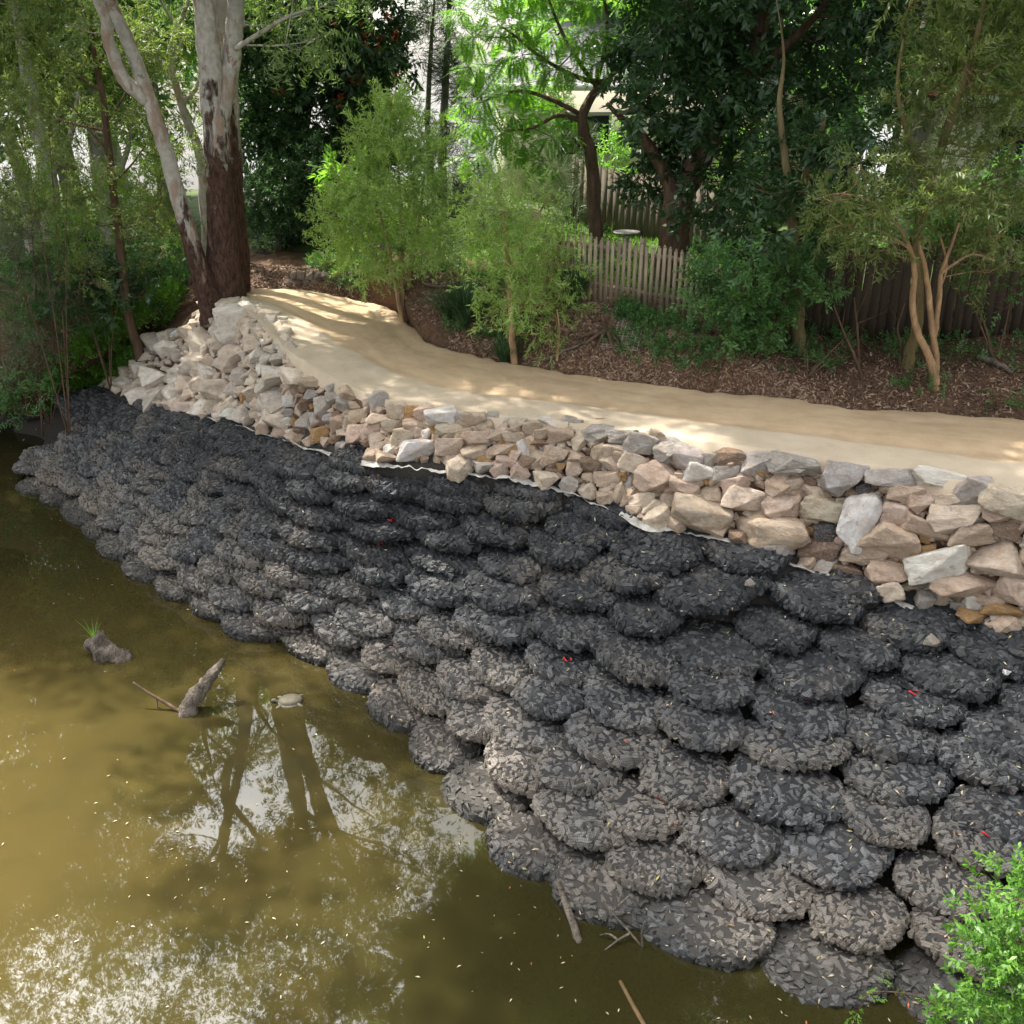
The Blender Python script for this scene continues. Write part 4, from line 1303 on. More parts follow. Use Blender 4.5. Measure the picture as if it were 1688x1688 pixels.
# --- big broadleaf with thick fork
yk = 18.6
def tr(b, gr):
    Q = tube_px(b, [(1104, 470), (1108, 425), (1114, 370), (1120, 315)], yk, [.36, .30, .28, .27], ns=14, wob=.04)
    q1 = tube_px(b, [(1116, 335), (1100, 290), (1080, 255), (1055, 220), (1028, 198), (1000, 170)], yk, [.2, .14, .11, .09, .06, .03], ns=9)
    q2 = tube_px(b, [(1120, 330), (1145, 280), (1170, 235), (1205, 180), (1240, 100), (1260, 0)], yk, [.24, .22, .19, .16, .12, .07], ns=11)
    q3 = tube_px(b, [(1190, 200), (1150, 120), (1140, 30), (1120, -80)], yk, [.13, .1, .07, .04], ns=8, dy=1)
    q4 = tube_px(b, [(1230, 130), (1290, 80), (1350, 20), (1400, -60)], yk, [.11, .08, .06, .03], ns=8, dy=-1)
    q5 = tube_px(b, [(1245, 80), (1280, -20), (1270, -140), (1240, -260)], yk, [.1, .08, .06, .03], ns=8)
    return list(q1[-12:]) + list(q2[-14:]) + list(q3[-12:]) + list(q4[-12:]) + list(q5[-12:])
cl = px_clumps(RG, [(1060, 70, 50), (1110, 40, 55), (1090, 130, 50), (1060, 180, 36), (1140, 110, 50), (1110, 200, 42), (1070, 250, 34), (1050, 300, 30), (1120, 250, 32), (1170, 60, 55), (1200, 130, 45), (1230, 50, 55), (1250, 130, 42), (1290, 60, 50), (1330, 110, 46), (1300, 170, 38), (1370, 60, 46), (1400, 130, 42), (1440, 90, 44), (1470, 160, 36), (1180, 220, 34), (1210, 300, 30), (1180, 340, 30), (1140, 350, 20), (1240, 210, 34), (1420, 20, 50), (1480, 40, 45), (1100, -50, 70), (1200, -60, 70), (1300, -50, 70), (1400, -80, 70), (1150, -160, 85), (1270, -180, 85), (1390, -200, 80), (1210, -290, 90), (1330, -310, 85), (1490, -80, 60), (1060, -120, 60), (1270, -420, 95), (1150, -390, 80), (1390, -400, 80), (1370, 170, 36), (1030, 130, 26), (1150, 200, 40), (1190, 160, 44), (1230, 260, 34), (1280, 230, 36), (1150, 300, 26), (1080, 320, 24), (1250, 330, 26)], yk, 1.7)
tree('broadleaf_tree', 'massive dark glossy broadleaf tree forking above the picket fence', at(1104, 465, yk), tr, bark_brown, cl + clump_cloud(RG, (5, 17.6, 14.5), (5.2, 3.2, 4), 26, 1.0, .5), 'broad', 'dark', 100, 33, 1.0, -.45, .045, twigs=4)

# --- second broadleaf with two straight stems
p0 = g(1314, 578); y2 = p0.y
def tr(b, gr):
    A = list(tube_px(b, [(1316, 585), (1316, 540), (1315, 480), (1308, 380), (1302, 320), (1292, 240), (1285, 170), (1292, 90), (1280, 0)], y2, [.13, .11, .10, .085, .07, .055, .04, .02, .006], ns=9))[18:]
    A += list(tube_px(b, [(1300, 582), (1300, 540), (1304, 470), (1312, 340), (1345, 250), (1360, 190)], y2 + .3, [.09, .08, .07, .07, .06, .03], ns=8))[14:]
    return A
cl = px_clumps(RG, [(1270, 260, 34), (1310, 220, 36), (1350, 240, 34), (1240, 310, 34), (1290, 330, 28), (1340, 310, 32), (1390, 220, 34), (1410, 270, 30), (1230, 370, 28), (1260, 400, 28), (1340, 370, 26), (1380, 330, 24), (1440, 220, 30), (1200, 410, 24), (1300, 280, 26)], y2 + .2, 1.0)
tree('broadleaf_tree', 'medium dark tree on two straight yellow-green stems right of the picket fence', p0, tr, simple('mossy_bark', (.15, .12, .06), .9, .35, 9, .6, .02, .15, (1, 1, .3)), cl, 'broad', 'dark', 130, 34, .85, -.3, .03)

# --- right melaleuca with twisting stems
p0 = g(1541, 640); y3 = p0.y
def tr(b, gr):
    A = []
    for k, (pts, r) in enumerate((([(1541, 645), (1540, 615), (1528, 580), (1512, 545), (1504, 500), (1508, 450), (1500, 410), (1480, 370), (1470, 330)], [.075, .065, .055, .05, .045, .04, .035, .025, .012]), ([(1540, 625), (1543, 590), (1536, 540), (1530, 480), (1522, 430), (1512, 390), (1520, 320)], [.06, .05, .045, .04, .035, .03, .012]), ([(1542, 600), (1538, 560), (1548, 500), (1552, 450), (1570, 400), (1590, 340)], [.045, .04, .035, .03, .02, .01]), ([(1530, 585), (1545, 540), (1545, 490), (1560, 440), (1550, 390)], [.03, .025, .02, .02, .01]))):
        A += list(tube_px(b, pts, y3 + .08 * k, r, ns=8, seed=k))[14:]
    for pts in ([(1500, 410), (1450, 380), (1400, 370), (1360, 380)], [(1480, 370), (1430, 330), (1380, 320), (1340, 330)], [(1552, 450), (1600, 420), (1640, 430)]):
        A += list(tube_px(b, pts, y3, [.022, .018, .012, .006][:len(pts)], ns=6, dy=-.3))
    return A
cl = px_clumps(RG, [(1355, 340, 22), (1385, 330, 26), (1420, 340, 28), (1370, 375, 22), (1405, 385, 24), (1450, 350, 26), (1440, 395, 26), (1480, 320, 28), (1520, 340, 28), (1560, 330, 28), (1500, 290, 28), (1450, 290, 26), (1550, 290, 28), (1590, 360, 26), (1610, 320, 28), (1570, 400, 22), (1610, 410, 24), (1650, 380, 28), (1630, 450, 22), (1590, 440, 16), (1400, 420, 18), (1660, 330, 28), (1470, 410, 16), (1420, 270, 22), (1670, 430, 20)], y3, .7)
tree('melaleuca_tree', 'grey-green melaleuca on four twisting orange stems at the right of the path', p0, tr, bark_pale, cl, 'fine', 'greymel', 190, 35, .95, -.1, .018, twigs=6)
# --- taller olive tree behind it
p0 = g(1497, 604); y4 = p0.y
def tr(b, gr):
    Q = tube_px(b, [(1496, 610), (1500, 580), (1512, 540), (1514, 480), (1512, 400), (1530, 310), (1560, 220), (1590, 120), (1615, 40), (1625, -40)], y4, [.10, .09, .085, .08, .075, .07, .06, .05, .035, .015], ns=9)
    q = tube_px(b, [(1530, 310), (1500, 230), (1480, 150), (1490, 60)], y4, [.05, .045, .03, .015], ns=7)
    return list(Q[-26:]) + list(q[-10:])
cl = px_clumps(RG, [(1560, 40, 46), (1620, 20, 46), (1680, 60, 46), (1530, 100, 40), (1590, 110, 44), (1650, 130, 44), (1700, 160, 40), (1560, 170, 38), (1620, 200, 40), (1680, 230, 40), (1540, 230, 32), (1590, 250, 34), (1650, 290, 34), (1600, -60, 60), (1690, -50, 60), (1530, -30, 50), (1740, 90, 50), (1500, 160, 28), (1640, -160, 70), (1740, -140, 70), (1550, -140, 60), (1720, 320, 36), (1490, 250, 24), (1740, 420, 36)], y4, 1.2)
tree('olive_green_tree', 'tall olive-green fine-leaved tree filling the upper right corner', p0, tr, simple('olive_bark', (.17, .13, .06), .9, .35, 9, .6, .02, .15, (1, 1, .3)), cl + clump_cloud(RG, (10.5, 15.5, 13.5), (3.6, 3.2, 4), 34, 1.1, .5), 'fine', 'greymel', 110, 36, 1.0, -.1, .03, twigs=5)

# --- stick saplings
for k, (pts, lab) in enumerate((([(1422, 628), (1410, 590), (1392, 550), (1375, 505)], 'bare leaning brown stick sapling left of the twisting melaleuca'), ([(1416, 605), (1415, 570), (1412, 530), (1408, 490)], 'bare upright brown stick sapling beside the leaning one'), ([(1483, 600), (1486, 570), (1480, 540), (1492, 500)], 'crooked grey dead sapling at the foot of the olive tree'))):
    p0 = g(*pts[0])
    b = MB()
    Q = tube_px(b, pts, p0.y, [.03, .022, .016, .008], ns=6)
    for j in range(4):
        s = Q[8 + j * 2]; e = s + RG.standard_normal(3) * .18 + np.array((0, 0, .15))
        b.tube(spl([s, (s + e) / 2, e], 4), [.008, .006, .004, .002], 5)
    o = b.build('bare_sapling', bark_brown, None, True, tuple(p0))
    tag(o, lab, 'sapling')

# --- shrubs
def shrub(name, label, base, L, y, kind, lm, dens, seed, ls=.8, depth=.6, cat='shrub', group=None, droop=.1):
    def tr(b, gr):
        A = []
        for k in range(4):
            t = L[gr.integers(len(L))]
            e = at(t[0], t[1], y + gr.uniform(-.2, .2))
            q = spl([np.array(base), (np.array(base) + e) / 2 + gr.standard_normal(3) * .05, e], 8)
            b.tube(q, np.linspace(.018, .006, 8), 6)
            A += list(q[2:])
        return A
    gr = np.random.default_rng(seed)
    return tree(name, label, base, tr, bark_brown, px_clumps(gr, L, y, depth), kind, lm, dens, seed, ls, droop, .014, cat=cat, group=group, trunk_name='stem')

p0 = g(1245, 592)
shrub('shrub', 'glossy mid-green shrub overhanging the right end of the picket fence', p0, [(1165, 470, 24), (1200, 450, 28), (1240, 440, 28), (1280, 450, 28), (1180, 505, 26), (1220, 490, 30), (1260, 500, 30), (1210, 530, 28), (1250, 545, 28), (1230, 575, 24), (1300, 480, 24), (1150, 440, 20), (1180, 420, 20), (1280, 520, 20), (1320, 420, 24), (1350, 400, 24), (1340, 450, 24), (1360, 480, 20), (1310, 500, 16), (1140, 500, 16), (1200, 560, 20)], p0.y, 'small', 'shrub', 300, 41, .95)
p0 = g(1330, 622)
shrub('shrub', 'low dark weedy shrub between the two stems and the stick saplings', p0, [(1310, 600, 20, .5), (1345, 595, 22, .5), (1375, 590, 18, .5), (1330, 575, 16, .5), (1390, 560, 12, .5)], p0.y, 'small', 'shrub', 80, 42, .6, .3)
p0 = g(1645, 672)
shrub('shrub', 'low green creeper patch at the right end of the leaf-strewn bank', p0, [(1620, 668, 16, .35), (1650, 660, 20, .4), (1680, 655, 22, .4), (1640, 645, 14, .4), (1665, 675, 16, .3), (1700, 665, 24, .4)], p0.y, 'small', 'shrub', 110, 43, .55, .3)
p0 = g(1640, 600)
shrub('shrub', 'drooping shrub hanging in front of the dark fence at the far right', p0, [(1590, 470, 20), (1620, 480, 22), (1650, 490, 20), (1640, 455, 20), (1670, 470, 22), (1610, 500, 12), (1700, 450, 30), (1655, 510, 12)], p0.y, 'small', 'shrub', 60, 44, .8, .4)
p0 = g(1080, 590)
# understory on the left bank
US = [
 ('glossy camellia shrub with pale glints at the foot of the leaning gum', 'broad', 'dark', [(160, 440, 34), (200, 470, 34), (140, 490, 30), (240, 480, 30), (180, 510, 26), (120, 450, 26), (100, 500, 24)], 20.5),
 ('mid-green shrub between the thin tree and the leaning gum', 'broad', 'shrub', [(260, 430, 28), (290, 460, 26), (240, 400, 24), (300, 420, 22), (270, 485, 20)], 22.0),
 ('bright green shrub right behind the leaning gum trunk', 'small', 'bright', [(300, 440, 20), (318, 460, 16), (290, 470, 16)], 22.6),
 ('dark hanging shrub at the left edge above the water', 'needle', 'dull', [(20, 380, 44), (60, 420, 40), (10, 460, 46), (50, 500, 40), (20, 550, 40), (60, 570, 30), (90, 540, 26), (0, 320, 44), (50, 340, 34), (20, 610, 34), (80, 470, 30)], 20.0),
 ('dark green shrub crowding the foot of the left bank trees', 'small', 'shrub', [(20, 430, 34), (60, 450, 34), (100, 440, 30), (-20, 460, 40), (40, 490, 34), (90, 500, 30), (130, 530, 28), (70, 540, 30), (20, 530, 34), (120, 580, 22)], 20.5),
 ('olive wispy bush in front of the left gums at mid height', 'fine', 'greymel', [(30, 300, 40), (10, 240, 40), (60, 350, 34), (110, 270, 34), (30, 180, 40), (-10, 330, 40), (80, 210, 30)], 19.5),
 ('leafy green shrub spilling to the water at the left edge', 'small', 'shrub', [(30, 640, 30, .7), (60, 650, 24, .7), (10, 670, 26, .7), (80, 620, 22, .7), (100, 600, 20, .7), (50, 610, 24), (-10, 640, 30), (0, 690, 26, .7), (45, 685, 20, .7), (-30, 675, 34, .7), (80, 655, 18, .7)], 20.2),
 ('yellow-green bush behind the left trunks, halfway up', 'gumleaf', 'bright', [(90, 330, 36), (130, 360, 34), (60, 290, 34), (160, 320, 30), (110, 390, 28)], 23.5),
 ('broad pale green bush behind the thin brown tree', 'gumleaf', 'far', [(220, 280, 36), (250, 320, 34), (210, 340, 30), (270, 260, 30), (240, 230, 30), (280, 350, 26)], 24),
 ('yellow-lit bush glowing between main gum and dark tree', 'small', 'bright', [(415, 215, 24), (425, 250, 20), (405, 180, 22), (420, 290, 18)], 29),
]
for k, (lab, kd, lm_, L, y) in enumerate(US):
    u0 = sum(t[0] for t in L) / len(L); v0 = max(t[1] for t in L) + 20
    P = at(u0, v0, y); yy = y
    while gz(P[0], yy, -1) < .5 and yy < y + 6: yy += .25
    P = Vector((P[0], yy, gz(P[0], yy, 2.0)))
    shrub('shrub', lab, P, L, y, kd, lm_, 62 if kd != 'needle' else 40, 50 + k, 1.0, .7, droop=-.4 if kd in ('needle', 'gumleaf') else .1)
shrub('shrub', 'small shrub with pointed leaves beneath the dark tree', g(505, 470), [(500, 440, 20), (530, 430, 20), (475, 430, 20), (545, 455, 16)], 23.4, 'small', 'shrub', 50, 71, .9, .3)
shrub('shrub', 'large-leaved bright plant left of the first melaleuca', at(560, 470, 21.8), [(548, 285, 18), (565, 300, 20), (540, 300, 14), (570, 275, 14), (560, 330, 14)], 21.8, 'broad', 'bright', 50, 72, 1.2, .3)
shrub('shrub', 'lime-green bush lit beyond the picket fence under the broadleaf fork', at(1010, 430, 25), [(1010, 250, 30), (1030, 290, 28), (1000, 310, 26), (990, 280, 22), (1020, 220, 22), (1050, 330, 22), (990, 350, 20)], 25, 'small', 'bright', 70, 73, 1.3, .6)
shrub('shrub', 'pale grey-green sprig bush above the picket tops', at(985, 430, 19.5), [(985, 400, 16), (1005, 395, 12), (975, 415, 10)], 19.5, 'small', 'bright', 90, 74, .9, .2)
shrub('shrub', 'grey-green weeping shrub behind the second melaleuca', at(950, 430, 23), [(950, 240, 28, 1.2), (945, 290, 28, 1.2), (960, 330, 24), (930, 340, 24), (965, 210, 22), (940, 380, 20)], 23, 'needle', 'pine', 50, 75, .9, .5, droop=-.8)
shrub('shrub', 'lime-green foliage glimpsed behind the second dark tree', at(1190, 430, 24), [(1200, 210, 26), (1230, 230, 26), (1190, 250, 24), (1260, 250, 22), (1190, 290, 22), (1400, 150, 30), (1380, 110, 24)], 25, 'small', 'bright', 60, 76, 1.3, .8)
shrub('shrub', 'dense mid-green hedge rising behind the dark paling fence', at(1560, 440, 19.3), [(1380, 400, 30), (1420, 370, 32), (1460, 400, 30), (1500, 380, 32), (1540, 400, 30), (1580, 380, 32), (1620, 400, 30), (1660, 380, 34), (1700, 400, 34), (1400, 340, 28), (1450, 320, 28), (1520, 330, 28), (1600, 330, 28), (1670, 320, 30), (1360, 430, 20), (1740, 370, 34), (1640, 280, 26), (1690, 260, 26)], 19.3, 'broad', 'shrub', 75, 91, 1.0, .4)
shrub('shrub', 'shady green bush filling the gap right of the thick forked trunk', at(1220, 440, 18.8), [(1170, 370, 24), (1200, 390, 26), (1240, 380, 26), (1280, 390, 26), (1210, 350, 24), (1260, 350, 24), (1310, 400, 22), (1180, 410, 18), (1340, 380, 22)], 18.8, 'broad', 'shrub', 80, 92, .9, .3)
shrub('shrub', 'dark ivy hedge behind the far edge of the path', g(585, 470), [(570, 470, 16, .7), (600, 475, 18, .7), (630, 470, 18, .7), (585, 455, 16), (615, 452, 18), (640, 450, 16), (560, 455, 12), (700, 450, 24), (730, 430, 24), (690, 415, 24), (770, 450, 22), (720, 470, 18)], 21.6, 'small', 'dark', 110, 77, .9, .5)

# strap-leaved tussocks
def tussock(label, p0, n, h, seed, spread=1.0):
    gr = np.random.default_rng(seed)
    Vs, Fs, rs = [], [], []
    c = 0
    for i in range(n):
        th = gr.uniform(0, 6.28); L = h * gr.uniform(.7, 1.2); ln = gr.uniform(.25, 1.0) * spread
        b0 = np.array((math.cos(th), math.sin(th), 0)) * gr.uniform(0, .08)
        d = np.array((math.cos(th), math.sin(th), 0))
        side = np.array((-d[1], d[0], 0)) * gr.uniform(.007, .012)
        for k in range(6):
            t = k / 5
            q = b0 + d * L * ln * t ** 1.3 + np.array((0, 0, L * (t - .62 * ln * t ** 2.6)))
            wv = 1 - t ** 3
            Vs += [q - side * wv, q + side * wv]
        for k in range(5):
            Fs.append((c + 2 * k, c + 2 * k + 1, c + 2 * k + 3, c + 2 * k + 2)); 
        rs += [gr.random()] * 5
        c += 12
    me = mesh_np('tussock', np.array(Vs), np.array(Fs), [LM['strap']], True, fattr=rs)
    o = link('tussock', me, None, tuple(p0))
    tag(o, label, 'grass tussock', 'strap-leaved tussocks on the bank')
tussock('large strap-leaved tussock between the two light-green melaleucas', g(768, 535), 330, 1.0, 1, 1.0)
tussock('smaller dark tussock at the foot of the weeping melaleuca stem', g(832, 596), 150, .55, 2)
tussock('upright dark tussock against the left end of the picket fence', g(948, 508), 190, .95, 3, .6)
tussock('tussock on the near side of the large one, half hidden', g(738, 528), 130, .7, 4)

# bright climbing bush near the camera, bottom right
base = Vector((6.4, 4.6, .7))
gr = np.random.default_rng(77)
Lb = [(1668, 1480, 60), (1640, 1540, 60), (1690, 1560, 80), (1630, 1615, 50), (1680, 1640, 80), (1612, 1672, 44), (1655, 1710, 74), (1720, 1480, 80), (1740, 1600, 90), (1590, 1720, 60)]
yv = 5.6
def tr(b, gr):
    A = []
    for t in Lb:
        e = at(t[0], t[1], yv)
        q = spl([np.array(base), (np.array(base) + e) / 2 + np.array((.2, 0, .3)), e], 8)
        b.tube(q, np.linspace(.02, .006, 8), 6); A += list(q[3:])
    for pts in ([(1660, 1600), (1560, 1590), (1440, 1640), (1420, 1680)], [(1700, 1450), (1650, 1410), (1600, 1390)]):
        pass
    return A
tree('vine_bush', 'bright green leafy vine bush in the bottom right corner', base, tr, bark_brown, px_clumps(gr, Lb, yv, .35), 'broad', 'vine', 170, 78, .42, .1, .006, cat='bush', trunk_name='stem')
p0 = g(1560, 1672)
def tr(b, gr):
    A = []
    for pts in ([(1570, 1690), (1530, 1650), (1470, 1635), (1430, 1640), (1415, 1665)], [(1575, 1690), (1545, 1675), (1560, 1650), (1590, 1640)]):
        A += list(tube_px(b, pts, p0.y - .3, [.01, .008, .006, .005, .004][:len(pts)], ns=5))
    return A
tree('vine', 'thin green vine runner creeping over the lowest bag at the bottom right', Vector((p0.x, p0.y, p0.z + .2)), tr, bark_brown, px_clumps(gr, [(1430, 1640, 10), (1475, 1632, 9), (1540, 1660, 14), (1417, 1668, 8), (1570, 1680, 22), (1590, 1650, 16)], p0.y - .3, .08), 'small', 'bright', 500, 79, .45, .1, .003, cat='vine', trunk_name='stem')

# --- background trees: three kinds, copied
protos = []
for k, (lab, kd, lm_, hgt, wid, ls) in enumerate((('airy', 'gumleaf', 'far', 13, 3.4, 1.7), ('dense', 'broad', 'shrub', 11, 3.2, 1.7), ('dark', 'broad', 'pine', 14, 3.0, 1.8))):
    gr = np.random.default_rng(90 + k)
    base = Vector((0, 0, 0))
    cl = clump_cloud(gr, (0, 0, hgt * .6), (wid, wid, hgt * .40), 40, 1.05, .45)
    def tr(b, gr, hgt=hgt, wid=wid):
        A = []
        q = spl([(0, 0, -.3), (.2, 0, hgt * .3), (-.1, .1, hgt * .55), (.1, 0, hgt * .85)], 20)
        b.tube(q, np.linspace(.28, .06, 20), 9, .03); A += list(q[6:])
        for j in range(7):
            s = q[gr.integers(6, 16)]; th = gr.uniform(0, 6.28)
            e = s + np.array((math.cos(th) * wid * .7, math.sin(th) * wid * .7, hgt * .22))
            w2 = spl([s, (s + e) / 2 + np.array((0, 0, -.2)), e], 7); b.tube(w2, np.linspace(.1, .03, 7), 6); A += list(w2[2:])
        return A
    t = tree('background_tree', 'x', base, tr, bark_grey if k != 2 else bark_dark, cl, kd, LM and lm_, 13 if kd == 'gumleaf' else 15, 90 + k, ls, -.3, .06, group='trees in the wood behind the fences')
    protos.append(t)
spots = [(-19, 33, 0), (-14.5, 36, 1), (-11, 33, 0), (-8.5, 37, 0), (3.4, 36, 1), (4, 39, 0), (7.5, 34, 1), (11, 30, 2), (15, 26, 1), (12, 38, 0), (17, 35, 2), (20, 22, 2), (-24, 28, 1), (-20, 25, 0), (-16, 28, 2), (-12.5, 29.5, 1), (9.5, 24.5, 1), (14.5, 19.5, 2), (-28, 22, 0), (22, 30, 1), (17.5, 15.0, 1), (-33, 30, 1), (5, 47, 1), (15, 46, 0), (-17, 45, 1), (25, 40, 0), (-28, 42, 0)]
spots.sort()
adj = ('airy light-green', 'full mid-green', 'dark dull-green')
for i, (x, y, k) in enumerate(spots):
    lab = f'{adj[k]} tree in the wood behind, {num(i + 1)} from the left'
    z = gz(x, y, 4.0)
    if protos[k].get('used'):
        copy_tree(protos[k], (x, y, z - .1), random.uniform(0, 6.28), random.uniform(1.1, 1.6) if not -15 < x < -4 else random.uniform(1.0, 1.25), lab)
    else:
        protos[k]['used'] = 1
        protos[k].location = (x, y, z - .1); protos[k]['label'] = lab; protos[k].rotation_euler = (0, 0, 1.0)
for t in protos:
    del t['used']

# ------------------------------------------------------------------ fences
pick_m = simple('weathered_picket', (.31, .25, .17), .85, .35, 6, .4, .01, .2, (1, 1, .2))
pal_m = simple('grey_paling', (.15, .125, .095), .9, .35, 5, .4, .01, .15, (1, 1, .15))
dkpal_m = simple('dark_paling', (.06, .045, .032), .9, .35, 5, .4, .01, .15, (1, 1, .15))

def paling_fence(label, A, B, h, pw, gap, mat, point=False, thick=.018, part='paling', z0=-.08, sep=True):
    A = Vector(A); B = Vector(B)
    d = (B - A); L = d.length; ang = math.atan2(d.y, d.x)
    root = empty('paling_fence' if not point else 'picket_fence', A, 0)
    n = int(L / (pw + gap))
    allb = MB()
    for i in range(n):
        t = (i + .5) / n
        p = A.lerp(B, t); p.z = gz(p.x, p.y, p.z)
        hh = h * random.uniform(.97, 1.02)
        b = MB() if sep else allb
        rot = Matrix.Rotation(ang, 4, 'Z') @ Matrix.Rotation(random.uniform(-.02, .02), 4, 'Y') @ Matrix.Rotation(random.uniform(-.01, .01), 4, 'X')
        b.box(p - A + Vector((0, 0, z0 + hh / 2)), (pw, thick, hh), rot)
        if point:
            b.box(p - A + Vector((0, 0, z0 + hh + .02)) , (pw * .95, thick * .98, .04), rot, .35)
        if sep:
            b.build(part, mat, root)
    if not sep:
        allb.build(part, mat, root)
    nrm = Vector((-math.sin(ang), math.cos(ang), 0))
    for f in (.25, .8):
        b = MB()
        P = [A.lerp(B, t) for t in np.linspace(0, 1, 12)]
        P = [Vector((q.x, q.y, gz(q.x, q.y, q.z) + h * f)) - A + nrm * .045 for q in P]
        for q, r2 in zip(P[:-1], P[1:]):
            dd = (r2 - q)
            rt2 = dd.to_track_quat('X', 'Z').to_matrix().to_4x4()
            b.box((q + r2) / 2, (dd.length + .01, .035, .07), rt2)
        b.build('rail', mat, root)
    m = max(2, int(L / 2.2))
    for i in range(m + 1):
        q = A.lerp(B, i / m); zz = gz(q.x, q.y, q.z)
        b = MB(); b.box(Vector((q.x, q.y, zz + h * .46)) - A + nrm * .11, (.09, .09, h * .98 + .1), Matrix.Rotation(ang, 4, 'Z'))
        b.build('post', mat, root)
    tag(root, label, 'fence')
    return root
pa, pb = g(930, 503), g(1215, 552)
paling_fence('weathered grey picket fence behind the leaf-strewn bank', (pa.x - .35, pa.y + .25, pa.z), (pb.x, pb.y, pb.z), 1.12, .055, .037, pick_m, True)
pc = g(1712, 585)
paling_fence('long dark shaded paling fence running off at the right', (pb.x + .25, pb.y + .45, pb.z), (pc.x + 3, pc.y + .25, pc.z), 1.62, .14, .004, dkpal_m, sep=True)
q1 = at(940, 430, 24); q2 = at(1230, 420, 21.5)
paling_fence('tall grey paling fence beyond the picket fence', (q1[0], q1[1], gz(q1[0], q1[1])), (q2[0], q2[1], gz(q2[0], q2[1])), 1.5, .15, .004, pal_m)
# black metal fence and low stone wall at the path head
blk_m = simple('black_metal', (.012, .012, .013), .4, .1)
q1 = at(478, 440, 23.8); q2 = at(560, 440, 23.5)
root = empty('metal_fence', (q1[0], q1[1], gz(q1[0], q1[1])))
A = Vector(root.location); B = Vector((q2[0], q2[1], A.z))
for i in range(22):
    b = MB(); p = A.lerp(B, i / 21) - A
    b.tube([p + Vector((0, 0, 0)), p + Vector((0, 0, .6)), p + Vector((0, 0, 1.15))], [.01] * 3, 6)
    b.build('bar', blk_m, root)
for z in (.15, 1.05):
    b = MB(); b.box((B - A) / 2 + Vector((0, 0, z)), ((B - A).length + .1, .03, .04), Matrix.Rotation(math.atan2((B - A).y, (B - A).x), 4, 'Z')); b.build('rail', blk_m, root)
for t in (-.03, 1.03):
    b = MB(); b.box(A.lerp(B, t) - A + Vector((0, 0, .65)), (.07, .07, 1.35)); b.box(A.lerp(B, t) - A + Vector((0, 0, 1.34)), (.09, .09, .04)); b.build('post', blk_m, root)
tag(root, 'black metal bar fence in the gap beside the dark tree', 'fence')
wr = empty('garden_wall', tuple(g(465, 472)))
gr = np.random.default_rng(8)
for i in range(9):
    for j in range(2):
        u = 478 + i * 13 + j * 6
        P = g(u, 474)
        o = link('wall_stone', rocks[gr.integers(20)], wr)
        o.location = P - wr.location + Vector((0, .15, .05 + .17 * j))
        o.scale = (.10, .09, .095)
        o.rotation_euler = (0, 0, gr.uniform(-.2, .2))
        o.color = (.2, .17, .14, 1)
tag(wr, 'low dark stone garden wall across the far end of the path', 'wall')

# ------------------------------------------------------------------ houses beyond
def house(label, c, w_, d_, h, rise, wallc, roofc, rz):
    root = empty('house', c, rz)
    wm_ = simple('rendered_wall', wallc, .9, .06, 3, .1)
    rm = simple('roof_tiles', roofc, .8, .2, 5, .6, .03, .2, (1, 6, 1))
    b = MB(); b.box((0, 0, h / 2), (w_, d_, h)); b.build('wall', wm_, root)
    b = MB()
    e = .5
    V = [(-w_ / 2 - e, -d_ / 2 - e, h + .003), (w_ / 2 + e, -d_ / 2 - e, h + .003), (w_ / 2 + e, d_ / 2 + e, h + .003), (-w_ / 2 - e, d_ / 2 + e, h + .003), (-w_ / 2 + 2, 0, h + rise), (w_ / 2 - 2, 0, h + rise)]
    b.add(V, [(0, 1, 5, 4), (2, 3, 4, 5)]); b.add(V, [(1, 2, 5), (3, 0, 4)]); b.add(V, [(3, 2, 1, 0)])
    rf = b.build('roof', rm, root)
    b = MB(); b.box((0, -d_ / 2 - e - .03, h - .02), (w_ + 2 * e, .06, .2)); b.build('gutter', simple('white_gutter', (.75, .75, .73), .5, .05), rf)
    gm_ = simple('window_glass', (.03, .04, .05), .1, .1, 3, 0)
    fm = simple('window_frame', (.7, .7, .68), .5, .05)
    for x in (-w_ * .3, 0, w_ * .3):
        b = MB(); b.box((x, -d_ / 2 - .02, h * .6), (1.5, .07, 1.2)); fr_ = b.build('window', fm, root)
        for s in (-1, 1):
            b = MB(); b.box((x + s * .36, -d_ / 2 - .06, h * .6), (.62, .02, 1.02)); b.build('pane', gm_, fr_)
    tag(root, label, 'house')
h0 = at(1000, 430, 31)
house('cream house with grey hipped roof glimpsed past the jacaranda', (h0[0] + 1.8, 33, 4.2), 10, 6, 3.2, 1.9, (.72, .66, .52), (.22, .21, .22), .1)
h1 = at(1690, 400, 27)
house('pale house glimpsed at the right edge behind the olive tree', (h1[0] + 2.5, 29, 4.2), 9, 6, 3.0, 1.7, (.75, .70, .6), (.3, .14, .09), -.2)
# bird bath seen over the pickets
b = MB()
q = at(1030, 432, 20.5); zb = gz(q[0], q[1])
th = np.linspace(0, 1, 9)
bb = empty('bird_bath', (q[0], q[1], zb)); bb.scale = (.75, .75, .42)
stone_m = simple('cast_stone', (.33, .31, .27), .9, .2)
b.tube([(0, 0, 0), (0, 0, .08), (0, 0, .1), (0, 0, .5), (0, 0, .9), (0, 0, 1.1)], [.2, .2, .1, .08, .09, .14], 16); b.build('pedestal', stone_m, bb, True)
b = MB(); b.tube([(0, 0, 1.1), (0, 0, 1.13), (0, 0, 1.2), (0, 0, 1.24)], [.12, .26, .36, .37], 24); b.build('basin', stone_m, bb, True)
tag(bb, 'pale cast-stone bird bath just above the picket tops', 'bird bath')
